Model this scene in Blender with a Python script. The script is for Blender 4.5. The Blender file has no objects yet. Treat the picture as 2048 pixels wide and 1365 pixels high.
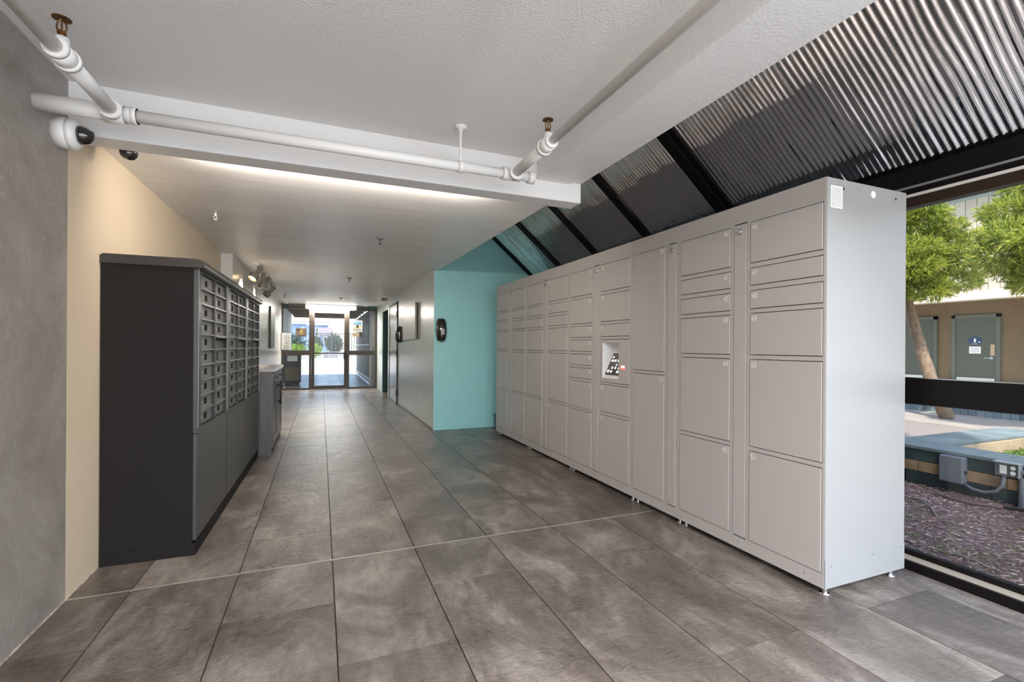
import bpy, bmesh, math, random
from mathutils import Vector, Matrix
random.seed(7)
S = bpy.context.scene
COL = S.collection
# ------------------------------------------------------------------ camera
F, CX, CY, H = 943.0, 1024.0, 682.5, 1.2
YAW, ROLL, HOR = math.atan2(382, F), 0.0066, 694.52
cd = bpy.data.cameras.new('camera'); cd.sensor_width = 36; cd.lens = F / 2048 * 36
cd.shift_y = (HOR - CY) / 2048; cd.clip_start = .02; cd.clip_end = 400
co = bpy.data.objects.new('camera', cd); COL.objects.link(co)
fw = Vector((math.sin(YAW), math.cos(YAW), 0)); rt = Vector((math.cos(YAW), -math.sin(YAW), 0)); up = Vector((0, 0, 1))
c_, s_ = math.cos(ROLL), math.sin(ROLL)
r2 = rt * c_ + up * s_; u2 = up * c_ - rt * s_
M = Matrix.Identity(4)
for i in range(3):
    M[i][0] = r2[i]; M[i][1] = u2[i]; M[i][2] = -fw[i]
M[2][3] = H
co.matrix_world = M
S.camera = co
# ------------------------------------------------------------------ world, sun, exposure
W = bpy.data.worlds.new('sky'); S.world = W; W.use_nodes = True
wn = W.node_tree; bg = wn.nodes['Background']
sky = wn.nodes.new('ShaderNodeTexSky'); sky.sky_type = 'NISHITA'; sky.sun_disc = False
sky.sun_elevation = math.radians(58); sky.sun_rotation = math.radians(229); sky.air_density = 1.0; sky.dust_density = 1.5
wn.links.new(sky.outputs[0], bg.inputs[0]); bg.inputs[1].default_value = 0.235
sd = bpy.data.lights.new('sun', 'SUN'); sd.energy = 2.6; sd.angle = math.radians(.6); sd.color = (1, .95, .86)
so = bpy.data.objects.new('sun', sd); COL.objects.link(so)
so.rotation_euler = Vector((.75 * .53, .66 * .53, -.848)).to_track_quat('-Z', 'Y').to_euler()
so.location = (-20, -20, 30)
def area(name, loc, direction, sx, sy, power, col=(1, 1, 1)):
    l = bpy.data.lights.new(name, 'AREA'); l.shape = 'RECTANGLE'; l.size = sx; l.size_y = sy; l.energy = power; l.color = col
    o = bpy.data.objects.new(name, l); COL.objects.link(o); o.location = loc
    o.rotation_euler = Vector(direction).to_track_quat('-Z', 'Y').to_euler(); return o
# added unseen area lights boosting daylight at the entrance behind and the window wall
area('entrance_fill_light', (.75, -1.62, 1.2), (0, 1, 0), 3.7, 2.3, 48, (.95, .97, 1))
area('window_fill_light', (2.86, -.62, 1.42), (-.75, 0, -.66), 1.8, 1.1, 42, (.70, .84, 1))
S.view_settings.view_transform = 'Standard'; S.view_settings.look = 'None'
S.view_settings.gamma = 1; S.view_settings.use_curve_mapping = False
S.view_settings.exposure = 1.2

# ------------------------------------------------------------------ materials
MATS = {}
def mat(name, col=(.5, .5, .5), rough=.5, metal=0., spec=.5, var=0., vscale=4., vstretch=(1, 1, 1), bump=0., bscale=60., bstretch=(1, 1, 1), emit=None, estr=0., col2=None, rnd=0., detail=4., bdet=3., coat=0.):
    if name in MATS: return MATS[name]
    m = bpy.data.materials.new(name); m.use_nodes = True; nt = m.node_tree; L = nt.links; N = nt.nodes
    b = N['Principled BSDF']
    b.inputs['Base Color'].default_value = (*col, 1); b.inputs['Roughness'].default_value = rough
    b.inputs['Metallic'].default_value = metal; b.inputs['Specular IOR Level'].default_value = spec
    b.inputs['Coat Weight'].default_value = coat
    if emit:
        b.inputs['Emission Color'].default_value = (*emit, 1); b.inputs['Emission Strength'].default_value = estr
    tc = N.new('ShaderNodeTexCoord')
    def noise(scale, stretch, det):
        mp = N.new('ShaderNodeMapping'); mp.inputs['Scale'].default_value = stretch
        geo = N.new('ShaderNodeNewGeometry'); L.new(geo.outputs['Position'], mp.inputs[0])
        n = N.new('ShaderNodeTexNoise'); n.inputs['Scale'].default_value = scale; n.inputs['Detail'].default_value = det
        L.new(mp.outputs[0], n.inputs['Vector']); return n
    last = None
    if var > 0 or col2:
        n = noise(vscale, vstretch, detail)
        r = N.new('ShaderNodeValToRGB'); c2 = col2 or tuple(max(0, x * (1 - var)) for x in col); c1 = col if col2 else tuple(min(1, x * (1 + var)) for x in col)
        r.color_ramp.elements[0].position = .32; r.color_ramp.elements[1].position = .68
        r.color_ramp.elements[0].color = (*c2, 1); r.color_ramp.elements[1].color = (*c1, 1)
        L.new(n.outputs['Fac'], r.inputs[0]); last = r.outputs[0]
    if rnd > 0:
        oi = N.new('ShaderNodeObjectInfo'); mr = N.new('ShaderNodeMapRange')
        mr.inputs['To Min'].default_value = 1 - rnd; mr.inputs['To Max'].default_value = 1 + rnd
        L.new(oi.outputs['Random'], mr.inputs[0])
        mx = N.new('ShaderNodeVectorMath'); mx.operation = 'SCALE'
        if last: L.new(last, mx.inputs[0])
        else: mx.inputs[0].default_value = col
        L.new(mr.outputs[0], mx.inputs['Scale']); last = mx.outputs[0]
    if last: L.new(last, b.inputs['Base Color'])
    if bump > 0:
        n = noise(bscale, bstretch, bdet)
        bp = N.new('ShaderNodeBump'); bp.inputs['Strength'].default_value = bump; bp.inputs['Distance'].default_value = .01
        L.new(n.outputs['Fac'], bp.inputs['Height']); L.new(bp.outputs[0], b.inputs['Normal'])
    MATS[name] = m; return m
def glass_mat(name, tint=(.97, .985, .98), refl=.5):
    m = bpy.data.materials.new(name); m.use_nodes = True; nt = m.node_tree; N = nt.nodes; L = nt.links
    N.remove(N['Principled BSDF']); o = N['Material Output']
    t = N.new('ShaderNodeBsdfTransparent'); t.inputs[0].default_value = (*tint, 1)
    g = N.new('ShaderNodeBsdfGlossy'); g.inputs['Roughness'].default_value = .01
    fr = N.new('ShaderNodeFresnel'); fr.inputs[0].default_value = 1.4
    mu = N.new('ShaderNodeMath'); mu.operation = 'MULTIPLY'; mu.inputs[1].default_value = refl
    L.new(fr.outputs[0], mu.inputs[0])
    x = N.new('ShaderNodeMixShader'); L.new(mu.outputs[0], x.inputs[0]); L.new(t.outputs[0], x.inputs[1]); L.new(g.outputs[0], x.inputs[2])
    L.new(x.outputs[0], o.inputs[0]); return m
GLASS = glass_mat('window_glass')

def floor_tile_mat():
    m = bpy.data.materials.new('slate_tile'); m.use_nodes = True; nt = m.node_tree; N = nt.nodes; L = nt.links
    b = N['Principled BSDF']
    geo = N.new('ShaderNodeNewGeometry'); oi = N.new('ShaderNodeObjectInfo')
    off = N.new('ShaderNodeVectorMath'); off.operation = 'SCALE'; off.inputs[0].default_value = (31, 17, 9); L.new(oi.outputs['Random'], off.inputs['Scale'])
    add = N.new('ShaderNodeVectorMath'); L.new(geo.outputs['Position'], add.inputs[0]); L.new(off.outputs[0], add.inputs[1])
    def nz(scale, st, det, rough=.55, dist=0.):
        mp = N.new('ShaderNodeMapping'); mp.inputs['Scale'].default_value = st; L.new(add.outputs[0], mp.inputs[0])
        n = N.new('ShaderNodeTexNoise'); n.inputs['Scale'].default_value = scale; n.inputs['Detail'].default_value = det
        n.inputs['Roughness'].default_value = rough; n.inputs['Distortion'].default_value = dist
        L.new(mp.outputs[0], n.inputs['Vector']); return n.outputs['Fac']
    n1 = nz(3.2, (1, .55, 1), 9, .68, .6)
    r = N.new('ShaderNodeValToRGB'); e = r.color_ramp.elements
    e[0].position = .30; e[0].color = (.078, .060, .049, 1); e[1].position = .70; e[1].color = (.31, .27, .238, 1)
    k = e.new(.5); k.color = (.150, .124, .106, 1)
    L.new(n1, r.inputs[0])
    n2 = nz(22, (1.6, .5, 1), 6, .7)
    mr = N.new('ShaderNodeMapRange'); mr.inputs['From Min'].default_value = .3; mr.inputs['From Max'].default_value = .7; mr.inputs['To Min'].default_value = .8; mr.inputs['To Max'].default_value = 1.2
    L.new(n2, mr.inputs[0])
    mr2 = N.new('ShaderNodeMapRange'); mr2.inputs['To Min'].default_value = .88; mr2.inputs['To Max'].default_value = 1.12; L.new(oi.outputs['Random'], mr2.inputs[0])
    mm = N.new('ShaderNodeMath'); mm.operation = 'MULTIPLY'; L.new(mr.outputs[0], mm.inputs[0]); L.new(mr2.outputs[0], mm.inputs[1])
    sc = N.new('ShaderNodeVectorMath'); sc.operation = 'SCALE'; L.new(r.outputs[0], sc.inputs[0]); L.new(mm.outputs[0], sc.inputs['Scale'])
    L.new(sc.outputs[0], b.inputs['Base Color'])
    rr = N.new('ShaderNodeMapRange'); rr.inputs['To Min'].default_value = .2; rr.inputs['To Max'].default_value = .42; L.new(n1, rr.inputs[0]); L.new(rr.outputs[0], b.inputs['Roughness'])
    n3 = nz(13, (1, 1.5, 1), 7, .6, 1.8)
    bp = N.new('ShaderNodeBump'); bp.inputs['Strength'].default_value = .34; bp.inputs['Distance'].default_value = .02
    L.new(n3, bp.inputs['Height']); L.new(bp.outputs[0], b.inputs['Normal'])
    b.inputs['Specular IOR Level'].default_value = .5
    return m
TILE = floor_tile_mat()

# plaster wall with pale scratches
def plaster_mat():
    m = bpy.data.materials.new('grey_plaster'); m.use_nodes = True; nt = m.node_tree; N = nt.nodes; L = nt.links
    b = N['Principled BSDF']; geo = N.new('ShaderNodeNewGeometry')
    n = N.new('ShaderNodeTexNoise'); n.inputs['Scale'].default_value = 2.2; n.inputs['Detail'].default_value = 10; n.inputs['Roughness'].default_value = .7; n.inputs['Distortion'].default_value = .8
    L.new(geo.outputs['Position'], n.inputs['Vector'])
    r = N.new('ShaderNodeValToRGB'); e = r.color_ramp.elements; e[0].position = .3; e[0].color = (.18, .153, .132, 1); e[1].position = .72; e[1].color = (.35, .312, .278, 1)
    L.new(n.outputs['Fac'], r.inputs[0])
    w = N.new('ShaderNodeTexWave'); w.inputs['Scale'].default_value = 3.0; w.inputs['Distortion'].default_value = 30; w.inputs['Detail'].default_value = 4; w.inputs['Detail Scale'].default_value = 1.3
    w.bands_direction = 'DIAGONAL'; L.new(geo.outputs['Position'], w.inputs['Vector'])
    r2 = N.new('ShaderNodeValToRGB'); e = r2.color_ramp.elements; e[0].position = .975; e[0].color = (0, 0, 0, 1); e[1].position = 1.; e[1].color = (.14, .14, .14, 1)
    L.new(w.outputs['Fac'], r2.inputs[0])
    mx = N.new('ShaderNodeMixRGB'); mx.inputs[2].default_value = (.55, .54, .53, 1); L.new(r2.outputs[0], mx.inputs[0]); L.new(r.outputs[0], mx.inputs[1])
    mp = N.new('ShaderNodeMapping'); mp.inputs['Scale'].default_value = (1, 2.6, .45); mp.inputs['Rotation'].default_value = (.35, 0, 0); L.new(geo.outputs['Position'], mp.inputs[0])
    n5 = N.new('ShaderNodeTexNoise'); n5.inputs['Scale'].default_value = 16; n5.inputs['Detail'].default_value = 3; n5.inputs['Distortion'].default_value = 1.2; L.new(mp.outputs[0], n5.inputs['Vector'])
    r5 = N.new('ShaderNodeValToRGB'); e = r5.color_ramp.elements; e[0].position = .64; e[0].color = (0, 0, 0, 1); e[1].position = .76; e[1].color = (.4, .4, .4, 1); L.new(n5.outputs['Fac'], r5.inputs[0])
    mx5 = N.new('ShaderNodeMixRGB'); mx5.inputs[2].default_value = (.46, .45, .44, 1); L.new(r5.outputs[0], mx5.inputs[0]); L.new(mx.outputs[0], mx5.inputs[1])
    L.new(mx5.outputs[0], b.inputs['Base Color']); b.inputs['Roughness'].default_value = .42
    bp = N.new('ShaderNodeBump'); bp.inputs['Strength'].default_value = .12; bp.inputs['Distance'].default_value = .02; L.new(n.outputs['Fac'], bp.inputs['Height']); L.new(bp.outputs[0], b.inputs['Normal'])
    return m
PLASTER = plaster_mat()
CEIL = mat('ceiling_paint', (.76, .745, .73), .6, bump=.35, bscale=130, bdet=2, var=.03, vscale=1.2)
CEILF = mat('ceiling_gloss_paint', (.85, .835, .825), .38, bump=.1, bscale=3, bstretch=(1, 9, 1), var=.05, vscale=1.5, vstretch=(1, 5, 1))
BEAMW = mat('white_beam_paint', (.76, .755, .75), .5, bump=.25, bscale=90, bdet=3)
BEIGE = mat('beige_paint', (.60, .495, .36), .45, bump=.05, bscale=30, var=.03, vscale=1)
PALE = mat('pale_grey_paint', (.56, .55, .52), .28, bump=.06, bscale=5, bstretch=(8, 8, .4), var=.03)
TEAL = mat('teal_paint', (.285, .60, .61), .45, bump=.06, bscale=25, var=.03, vscale=1.5)
RWALL = mat('grey_green_gloss_paint', (.50, .575, .555), .27, bump=.08, bscale=6, bstretch=(10, 10, .3), var=.07, vscale=3, vstretch=(8, 8, .5))
DTEAL = mat('dark_teal_paint', (.02, .075, .08), .35)
GROUT = mat('dark_grout', (.035, .028, .024), .8)
BRONZE = mat('bronze_aluminium', (.055, .043, .034), .42, metal=.3)
BLACK = mat('black_metal', (.006, .005, .005), .5, spec=.15)
BROWN = mat('brown_metal', (.03, .018, .012), .5, spec=.2)
STEEL = mat('bright_steel', (.62, .62, .62), .3, metal=1)
BRASSSTRIP = mat('pale_metal_strip', (.70, .64, .56), .35, metal=.6)
WHITEP = mat('white_pipe_paint', (.78, .77, .755), .38, bump=.05, bscale=40)
BRASS = mat('aged_brass', (.17, .085, .03), .4, metal=.8)
LOCK = mat('taupe_locker_coat', (.435, .41, .395), .36, bump=.05, bscale=600, spec=.45)
LOCKS = mat('dimmed_locker_side', (.33, .328, .325), .32, bump=.03, bscale=500)  # side coat set darker than the front to hold back strong light
GAP = mat('dark_gap', (.02, .018, .017), .7)
WHITE = mat('white_print', (.85, .85, .84), .5)
PAPER = mat('white_paper', (.82, .81, .79), .6)
INK = mat('grey_ink', (.25, .25, .26), .6)
INKD = mat('black_ink', (.03, .03, .03), .6)
MAILD = mat('dark_bronze_coat', (.017, .015, .0145), .55, bump=.08, bscale=400, spec=.07)
MAILF = mat('gunmetal_door', (.19, .187, .18), .45, metal=.25, bump=.12, bscale=260)
MAILP = mat('gunmetal_panel', (.055, .055, .054), .34, metal=.25, bump=.05, bscale=300)
MAILB = mat('silver_edge', (.30, .30, .29), .3, metal=.6)
WOODG = mat('grey_wood', (.062, .058, .056), .38, var=.2, vscale=3, vstretch=(6, 6, .6), bump=.1, bscale=20, bstretch=(8, 8, .5))
WOODT = mat('pale_counter', (.33, .32, .31), .25)

# ------------------------------------------------------------------ mesh helpers
class MB:
    def __init__(s): s.v = []; s.f = []; s.m = []; s.cur = 0
    def add(s, vs, fs):
        o = len(s.v); s.v += [tuple(x) for x in vs]; s.f += [tuple(i + o for i in f) for f in fs]; s.m += [s.cur] * len(fs)
        return s
    def box(s, x0, x1, y0, y1, z0, z1):
        return s.add([(x0, y0, z0), (x1, y0, z0), (x1, y1, z0), (x0, y1, z0), (x0, y0, z1), (x1, y0, z1), (x1, y1, z1), (x0, y1, z1)],
                     [(0, 3, 2, 1), (4, 5, 6, 7), (0, 1, 5, 4), (1, 2, 6, 5), (2, 3, 7, 6), (3, 0, 4, 7)])
    def prism(s, poly, axis, a, b):
        def P(p, t):
            return {'x': (t, p[0], p[1]), 'y': (p[0], t, p[1]), 'z': (p[0], p[1], t)}[axis]
        n = len(poly)
        return s.add([P(p, a) for p in poly] + [P(p, b) for p in poly],
                     [tuple(range(n)), tuple(range(2 * n - 1, n - 1, -1))] + [(i, i + n, (i + 1) % n + n, (i + 1) % n) for i in range(n)])
    def cyl(s, p0, p1, r0, r1=None, n=14, cap=True):
        r1 = r0 if r1 is None else r1
        p0 = Vector(p0); p1 = Vector(p1); d = (p1 - p0).normalized(); a = d.orthogonal().normalized(); b = d.cross(a)
        vs = []
        for p, r in ((p0, r0), (p1, r1)):
            vs += [p + (a * math.cos(t) + b * math.sin(t)) * r for t in [2 * math.pi * i / n for i in range(n)]]
        fs = [(i, (i + 1) % n, (i + 1) % n + n, i + n) for i in range(n)]
        if cap: fs += [tuple(range(n - 1, -1, -1)), tuple(range(n, 2 * n))]
        return s.add(vs, fs)
    def lathe(s, prof, o=(0, 0, 0), d=(0, 0, 1), n=20):
        o = Vector(o); d = Vector(d).normalized(); a = d.orthogonal().normalized(); b = d.cross(a); vs = []; fs = []
        for r, h in prof:
            vs += [o + d * h + (a * math.cos(2 * math.pi * i / n) + b * math.sin(2 * math.pi * i / n)) * max(r, 1e-4) for i in range(n)]
        for k in range(len(prof) - 1):
            for i in range(n):
                j = (i + 1) % n; fs.append((k * n + i, k * n + j, k * n + n + j, k * n + n + i))
        fs += [tuple(range(n - 1, -1, -1)), tuple(range((len(prof) - 1) * n, len(prof) * n))]
        return s.add(vs, fs)
    def tube(s, pts, r, n=10):
        pts = [Vector(p) for p in pts]; vs = []; fs = []; a = None
        for k, p in enumerate(pts):
            d = (pts[min(k + 1, len(pts) - 1)] - pts[max(k - 1, 0)]).normalized()
            a = d.orthogonal().normalized() if a is None else (a - d * a.dot(d)).normalized()
            b = d.cross(a); rr = r[k] if isinstance(r, (list, tuple)) else r
            vs += [p + (a * math.cos(2 * math.pi * i / n) + b * math.sin(2 * math.pi * i / n)) * rr for i in range(n)]
        for k in range(len(pts) - 1):
            for i in range(n):
                j = (i + 1) % n; fs.append((k * n + i, k * n + j, k * n + n + j, k * n + n + i))
        fs += [tuple(range(n - 1, -1, -1)), tuple(range((len(pts) - 1) * n, len(pts) * n))]
        return s.add(vs, fs)
    def build(s, name, mats, parent=None, bevel=0., smooth=False, segs=2):
        me = bpy.data.meshes.new(name); me.from_pydata(s.v, [], s.f)
        mats = mats if isinstance(mats, (list, tuple)) else [mats]
        for m in mats: me.materials.append(m)
        for p, i in zip(me.polygons, s.m): p.material_index = i
        bm = bmesh.new(); bm.from_mesh(me); bmesh.ops.recalc_face_normals(bm, faces=bm.faces)
        bm.to_mesh(me); bm.free()
        if smooth:
            for p in me.polygons: p.use_smooth = len(p.vertices) <= 4
        me.update()
        return link(name, me, parent, bevel, segs)
def link(name, me, parent=None, bevel=0., segs=2):
    o = bpy.data.objects.new(name, me); COL.objects.link(o)
    if parent is not None: o.parent = parent
    if bevel > 0:
        b = o.modifiers.new('bevel', 'BEVEL'); b.width = bevel; b.segments = segs; b.limit_method = 'ANGLE'
    return o
def box(name, m, x0, x1, y0, y1, z0, z1, parent=None, bevel=0.):
    return MB().box(x0, x1, y0, y1, z0, z1).build(name, m, parent, bevel)
def thing(name, label, cat, loc=(0, 0, 0), group=None):
    o = bpy.data.objects.new(name, None); COL.objects.link(o); o.location = loc; o.empty_display_size = .1
    o['label'] = label; o['category'] = cat
    if group: o['group'] = group
    return o
def tag(o, label, cat, group=None):
    o['label'] = label; o['category'] = cat
    if group: o['group'] = group
    return o
def struct(o, label=None, cat=None):
    o['kind'] = 'structure'
    if label: o['label'] = label
    if cat: o['category'] = cat
    return o
def text_mesh(txt, size, ax='LEFT'):
    cu = bpy.data.curves.new('t', 'FONT'); cu.body = txt; cu.size = size; cu.align_x = ax; cu.resolution_u = 3
    t = bpy.data.objects.new('t', cu); COL.objects.link(t)
    me = bpy.data.meshes.new_from_object(t); bpy.data.objects.remove(t); bpy.data.curves.remove(cu)
    return me
def rounded_rect(w, h, r, n=5):
    P = []
    for cx, cy, a0 in ((w / 2 - r, h / 2 - r, 0), (-w / 2 + r, h / 2 - r, 90), (-w / 2 + r, -h / 2 + r, 180), (w / 2 - r, -h / 2 + r, 270)):
        for i in range(n + 1):
            a = math.radians(a0 + 90 * i / n); P.append((cx + r * math.cos(a), cy + r * math.sin(a)))
    return P

# ------------------------------------------------------------------ floor
XL, XW = -1.10, 2.965          # left wall face, window wall inner face
YB, YF = -1.6, 14.0            # open entrance behind, far storefront
XR, YT = 1.49, 6.65            # right hall wall face, teal wall face
YS = 2.82                      # metal strip
fb = MB()
fb.box(XL - .3, 3.1, YB, YT + .02, -.12, -.003); fb.box(XL - .3, XR + .6, YT + .02, YF + .1, -.12, -.003)
floor = struct(fb.build('floor', GROUT), 'dark grouted floor laid with grey brown slate look tiles', 'floor')
def put_tile(x0, x1, y0, y1):
    g = .0028; h = .0017
    if x1 - x0 < .02 or y1 - y0 < .02: return
    z = -.003 + .0005 * random.random()
    cx, cy = (x0 + x1) / 2, (y0 + y1) / 2
    t = MB().box(x0 + g - cx, x1 - g - cx, y0 + h - cy, y1 - h - cy, -.006, .003 + z + .003).build('tile', TILE, floor)
    t.location = (cx, cy, 0)
TX0, TW, TL = .066, .4565, .945
def tiles(xmin, xmax, ymin, ymax, odd_y):
    k0 = math.floor((xmin - TX0) / TW)
    for k in range(k0, 12):
        a, b = TX0 + k * TW, TX0 + (k + 1) * TW
        if a >= xmax: break
        a, b = max(a, xmin), min(b, xmax)
        y = odd_y + (-TL / 2 if k % 2 else 0) - 20 * TL
        while y < ymax:
            p, q = max(y, ymin), min(y + TL, ymax)
            if q - p > .02: put_tile(a, b, p, q)
            y += TL
tiles(XL, XW, YB, YS - .004, 1.87)
tiles(XL, XW, YS + .004, YT, 3.745)
tiles(-.98, XR, YT, YF, 3.745 + TL * 3)
struct(box('trim_1', BRASSSTRIP, XL, 2.3, YS - .004, YS + .004, -.006, .0035), 'thin pale metal strip set across the tile floor', 'floor strip')

# ------------------------------------------------------------------ walls
struct(box('wall_left_near', PLASTER, XL - .25, XL, YB, YS, 0, 2.6), 'grey troweled plaster wall with pale scratches', 'wall')
struct(box('wall_left_middle', BEIGE, XL - .25, XL, YS, 6.45, 0, 2.6), 'warm beige painted wall behind the mailboxes', 'wall')
struct(box('wall_left_far', PALE, XL - .25, -.98, 6.45, YF + .15, 0, 2.6), 'pale glossy wall along the far left of the hall', 'wall')
struct(box('wall_alcove', TEAL, XR + .004, 3.3, YT, YT + .2, 0, 3.6), 'teal painted wall at the end of the locker row', 'wall')
wr = MB().box(XR, XR + .5, YT + .004, 10.05, 0, 2.6).box(XR, XR + .5, 10.05, 11.25, 2.14, 2.6).box(XR, XR + .5, 11.25, 11.62, 0, 2.6).box(XR, XR + .5, 11.62, 12.7, 2.12, 2.6).box(XR, XR + .5, 12.7, YF + .15, 0, 2.6)
struct(wr.build('wall_right_hall', RWALL), 'glossy grey green wall on the right of the hall', 'wall')
struct(MB().box(XR + .30, XR + .499, 11.621, 12.699, 0, 2.119).box(XR + .003, XR + .30, 12.67, 12.699, 0, 2.119).box(XR + .003, XR + .30, 11.621, 11.65, 0, 2.119).box(XR + .003, XR + .30, 11.65, 12.67, 2.09, 2.119).build('wall_right_recess', DTEAL), 'dark teal back of the doorway recess', 'wall')
struct(box('baseboard_right', mat('scuffed_base', (.16, .15, .14), .6, var=.5, vscale=30), XR - .004, XR + .002, YT + .06, 10.0, .0, .016), 'scuffed dark line along the foot of the right hall wall', 'baseboard')
struct(box('baseboard_left', mat('pale_caulk', (.42, .37, .31), .7, var=.4, vscale=25), XL - .002, XL + .005, YB, 3.16, 0, .007), 'pale caulk line along the foot of the left wall', 'baseboard')
# ------------------------------------------------------------------ ceilings and beams
ZC, ZB = 2.43, 2.187
struct(box('ceiling_near', CEIL, XL - .25, 1.5, YB, YS + .05, ZC, ZC + .25), 'stippled light grey ceiling in the foreground', 'ceiling')
cf = MB().add([(XL - .25, 2.9, 2.262), (1.56, 2.9, 2.262), (1.51, YF + .1, 2.335), (XL - .25, YF + .1, 2.335),
               (XL - .25, 2.9, 3.7), (1.56, 2.9, 3.7), (1.51, YF + .1, 3.7), (XL - .25, YF + .1, 3.7)],
              [(0, 3, 2, 1), (4, 5, 6, 7), (0, 1, 5, 4), (1, 2, 6, 5), (2, 3, 7, 6), (3, 0, 4, 7)])
struct(cf.build('ceiling_far', CEILF), 'smooth grey low ceiling running down the hall', 'ceiling')
struct(box('ceiling_beam_cross', BEAMW, XL - .02, 1.645, YS, 2.965, ZB, 2.75, bevel=.006), 'white painted beam crossing the hall', 'beam')
lb = MB().box(1.31, 1.56, YB, YS + .02, 2.305, 3.7).box(1.56, 1.645, YB, YS + .02, 2.318, 3.7)
struct(lb.build('ceiling_beam_long', BEAMW, bevel=.005), 'white painted beam running along the hall beside the metal slope', 'beam')
# unseen upper storeys, added and raised to shade the courtyard
STUC = mat('cream_stucco', (.62, .56, .46), .8)
struct(box('wall_shading_storeys', STUC, -9, 1.60, YB + .3, YF + .3, 3.72, 17), 'unseen cream stucco storeys added to shade the courtyard', 'wall')
struct(box('wall_right_mass', STUC, XR + .5, 3.2, YT + .2, YF + .3, 0, 12), 'cream stucco wall mass beside the hall', 'wall')
struct(box('wall_left_mass', STUC, -9, XL - .27, YB + .3, YF + .3, 0, 3.7), 'cream stucco wall mass behind the left wall', 'wall')

# ------------------------------------------------------------------ sloped corrugated metal
CORR = mat('polished_corrugated_metal', (.83, .83, .85), .05, metal=1)
slope = thing('sloped_metal_ceiling', 'sloped ceiling of shiny corrugated metal between black rafters above the lockers', 'ceiling'); slope['kind'] = 'structure'
XS0, ZS0, KS = 3.11, 2.214, -.843    # lower edge, slope dz/dx
def corr_panel(y0, y1):
    PITCH, NS = .0355, 28
    nx = max(8, int((y1 - y0) / PITCH * 8)); vs = []; fs = []
    nrm = Vector((.843, 0, 1)).normalized()
    random.seed(int(y0 * 100))
    from mathutils import noise as nz
    for j in range(NS + 1):
        t = j / NS; x = XS0 - t * (XS0 - 1.62); z = ZS0 + (XS0 - x) * .843
        for i in range(nx + 1):
            y = y0 + (y1 - y0) * i / nx
            rib = math.floor(y / PITCH)
            ph = y / PITCH * 2 * math.pi
            wob = nz.noise((rib * .37, t * 5.5, y0)) * 1.1
            d = .0037 * math.sin(ph + wob * 1.7) * (1 + .45 * nz.noise((rib * .9, t * 7, 3)))
            d += .0036 * nz.noise((y * 7, t * 5.5, 9))
            vs.append((x + nrm.x * d, y, z + nrm.z * d))
    for j in range(NS):
        for i in range(nx):
            a = j * (nx + 1) + i; fs.append((a, a + 1, a + nx + 2, a + nx + 1))
    o = MB().add(vs, fs).build('corrugated_sheet', CORR, slope, smooth=True)
    return o
BARS = [(2.76, 2.93), (3.78, 3.87), (4.72, 4.82), (5.64, 5.74), (6.57, 6.66)]
ys = YB
for a, b in BARS:
    corr_panel(ys, a + .01); ys = b - .01
def slopebar(a, b, th=.05):
    return MB().prism([(XS0 + .02, ZS0 - .017 + .02), (1.62, ZS0 + (XS0 - 1.62) * .843 + .03), (1.62, ZS0 + (XS0 - 1.62) * .843 - th), (XS0 + .02, ZS0 - .017 - th)], 'y', a, b).build('rafter', BLACK, slope, .004)
for a, b in BARS:
    slopebar(a, b, .035)
    if b - a > .12: slopebar(a + .05, b - .05, .06)
# outer roof over the metal so that it is closed from outside
MB().prism([(XS0 + .05, ZS0 + .02), (XS0 + .05, ZS0 + .12), (1.55, ZS0 + .12 + (XS0 + .05 - 1.55) * .843), (1.55, ZS0 + .03 + (XS0 + .05 - 1.55) * .843)], 'y', YB, YT + .1).build('roof_deck', mat('dark_roof', (.08, .08, .08), .8), slope)

# ------------------------------------------------------------------ window wall
w1 = thing('window_1', 'tall black framed window wall looking onto the courtyard', 'window'); w1['kind'] = 'structure'
box('header', BLACK, 3.06, 3.14, YB, YT, 2.112, 2.222, w1)
box('header_trim', STEEL, 3.045, 3.062, YB, YT, 2.10, 2.113, w1)
box('header', BLACK, 3.055, 3.14, YB, YT, 2.066, 2.10, w1)
box('header_trim', mat('pale_trim', (.6, .58, .55), .4), 3.045, 3.062, YB, YT, 2.052, 2.068, w1)
box('header', BROWN, 3.052, 3.12, YB, YT, 1.998, 2.053, w1)
box('mid_rail', BLACK, 2.975, 3.055, YB, YT, .905, 1.045, w1, .002)
box('mid_rail_edge', STEEL, 2.973, 3.0, YB, YT, 1.045, 1.049, w1)
box('sill', BLACK, 2.965, 3.08, YB, YT, -.01, .05, w1)
box('sill_trim', mat('tan_sill', (.42, .36, .29), .4), 2.985, 3.05, YB, YT, .05, .056, w1)
box('sill', BLACK, 3.045, 3.08, YB, YT, .05, .085, w1)
for y in (-1.55, 2.62, 4.6, 6.6): box('mullion', BLACK, 2.985, 3.06, y - .03, y + .03, .05, 2.0, w1)
yy = [-1.55, 2.62, 4.6, 6.6]
for a, b in zip(yy[:-1], yy[1:]):
    for z0, z1 in ((.08, .91), (1.04, 2.0)): box('pane', GLASS, 3.062, 3.068, a + .02, b - .02, z0, z1, w1)

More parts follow.
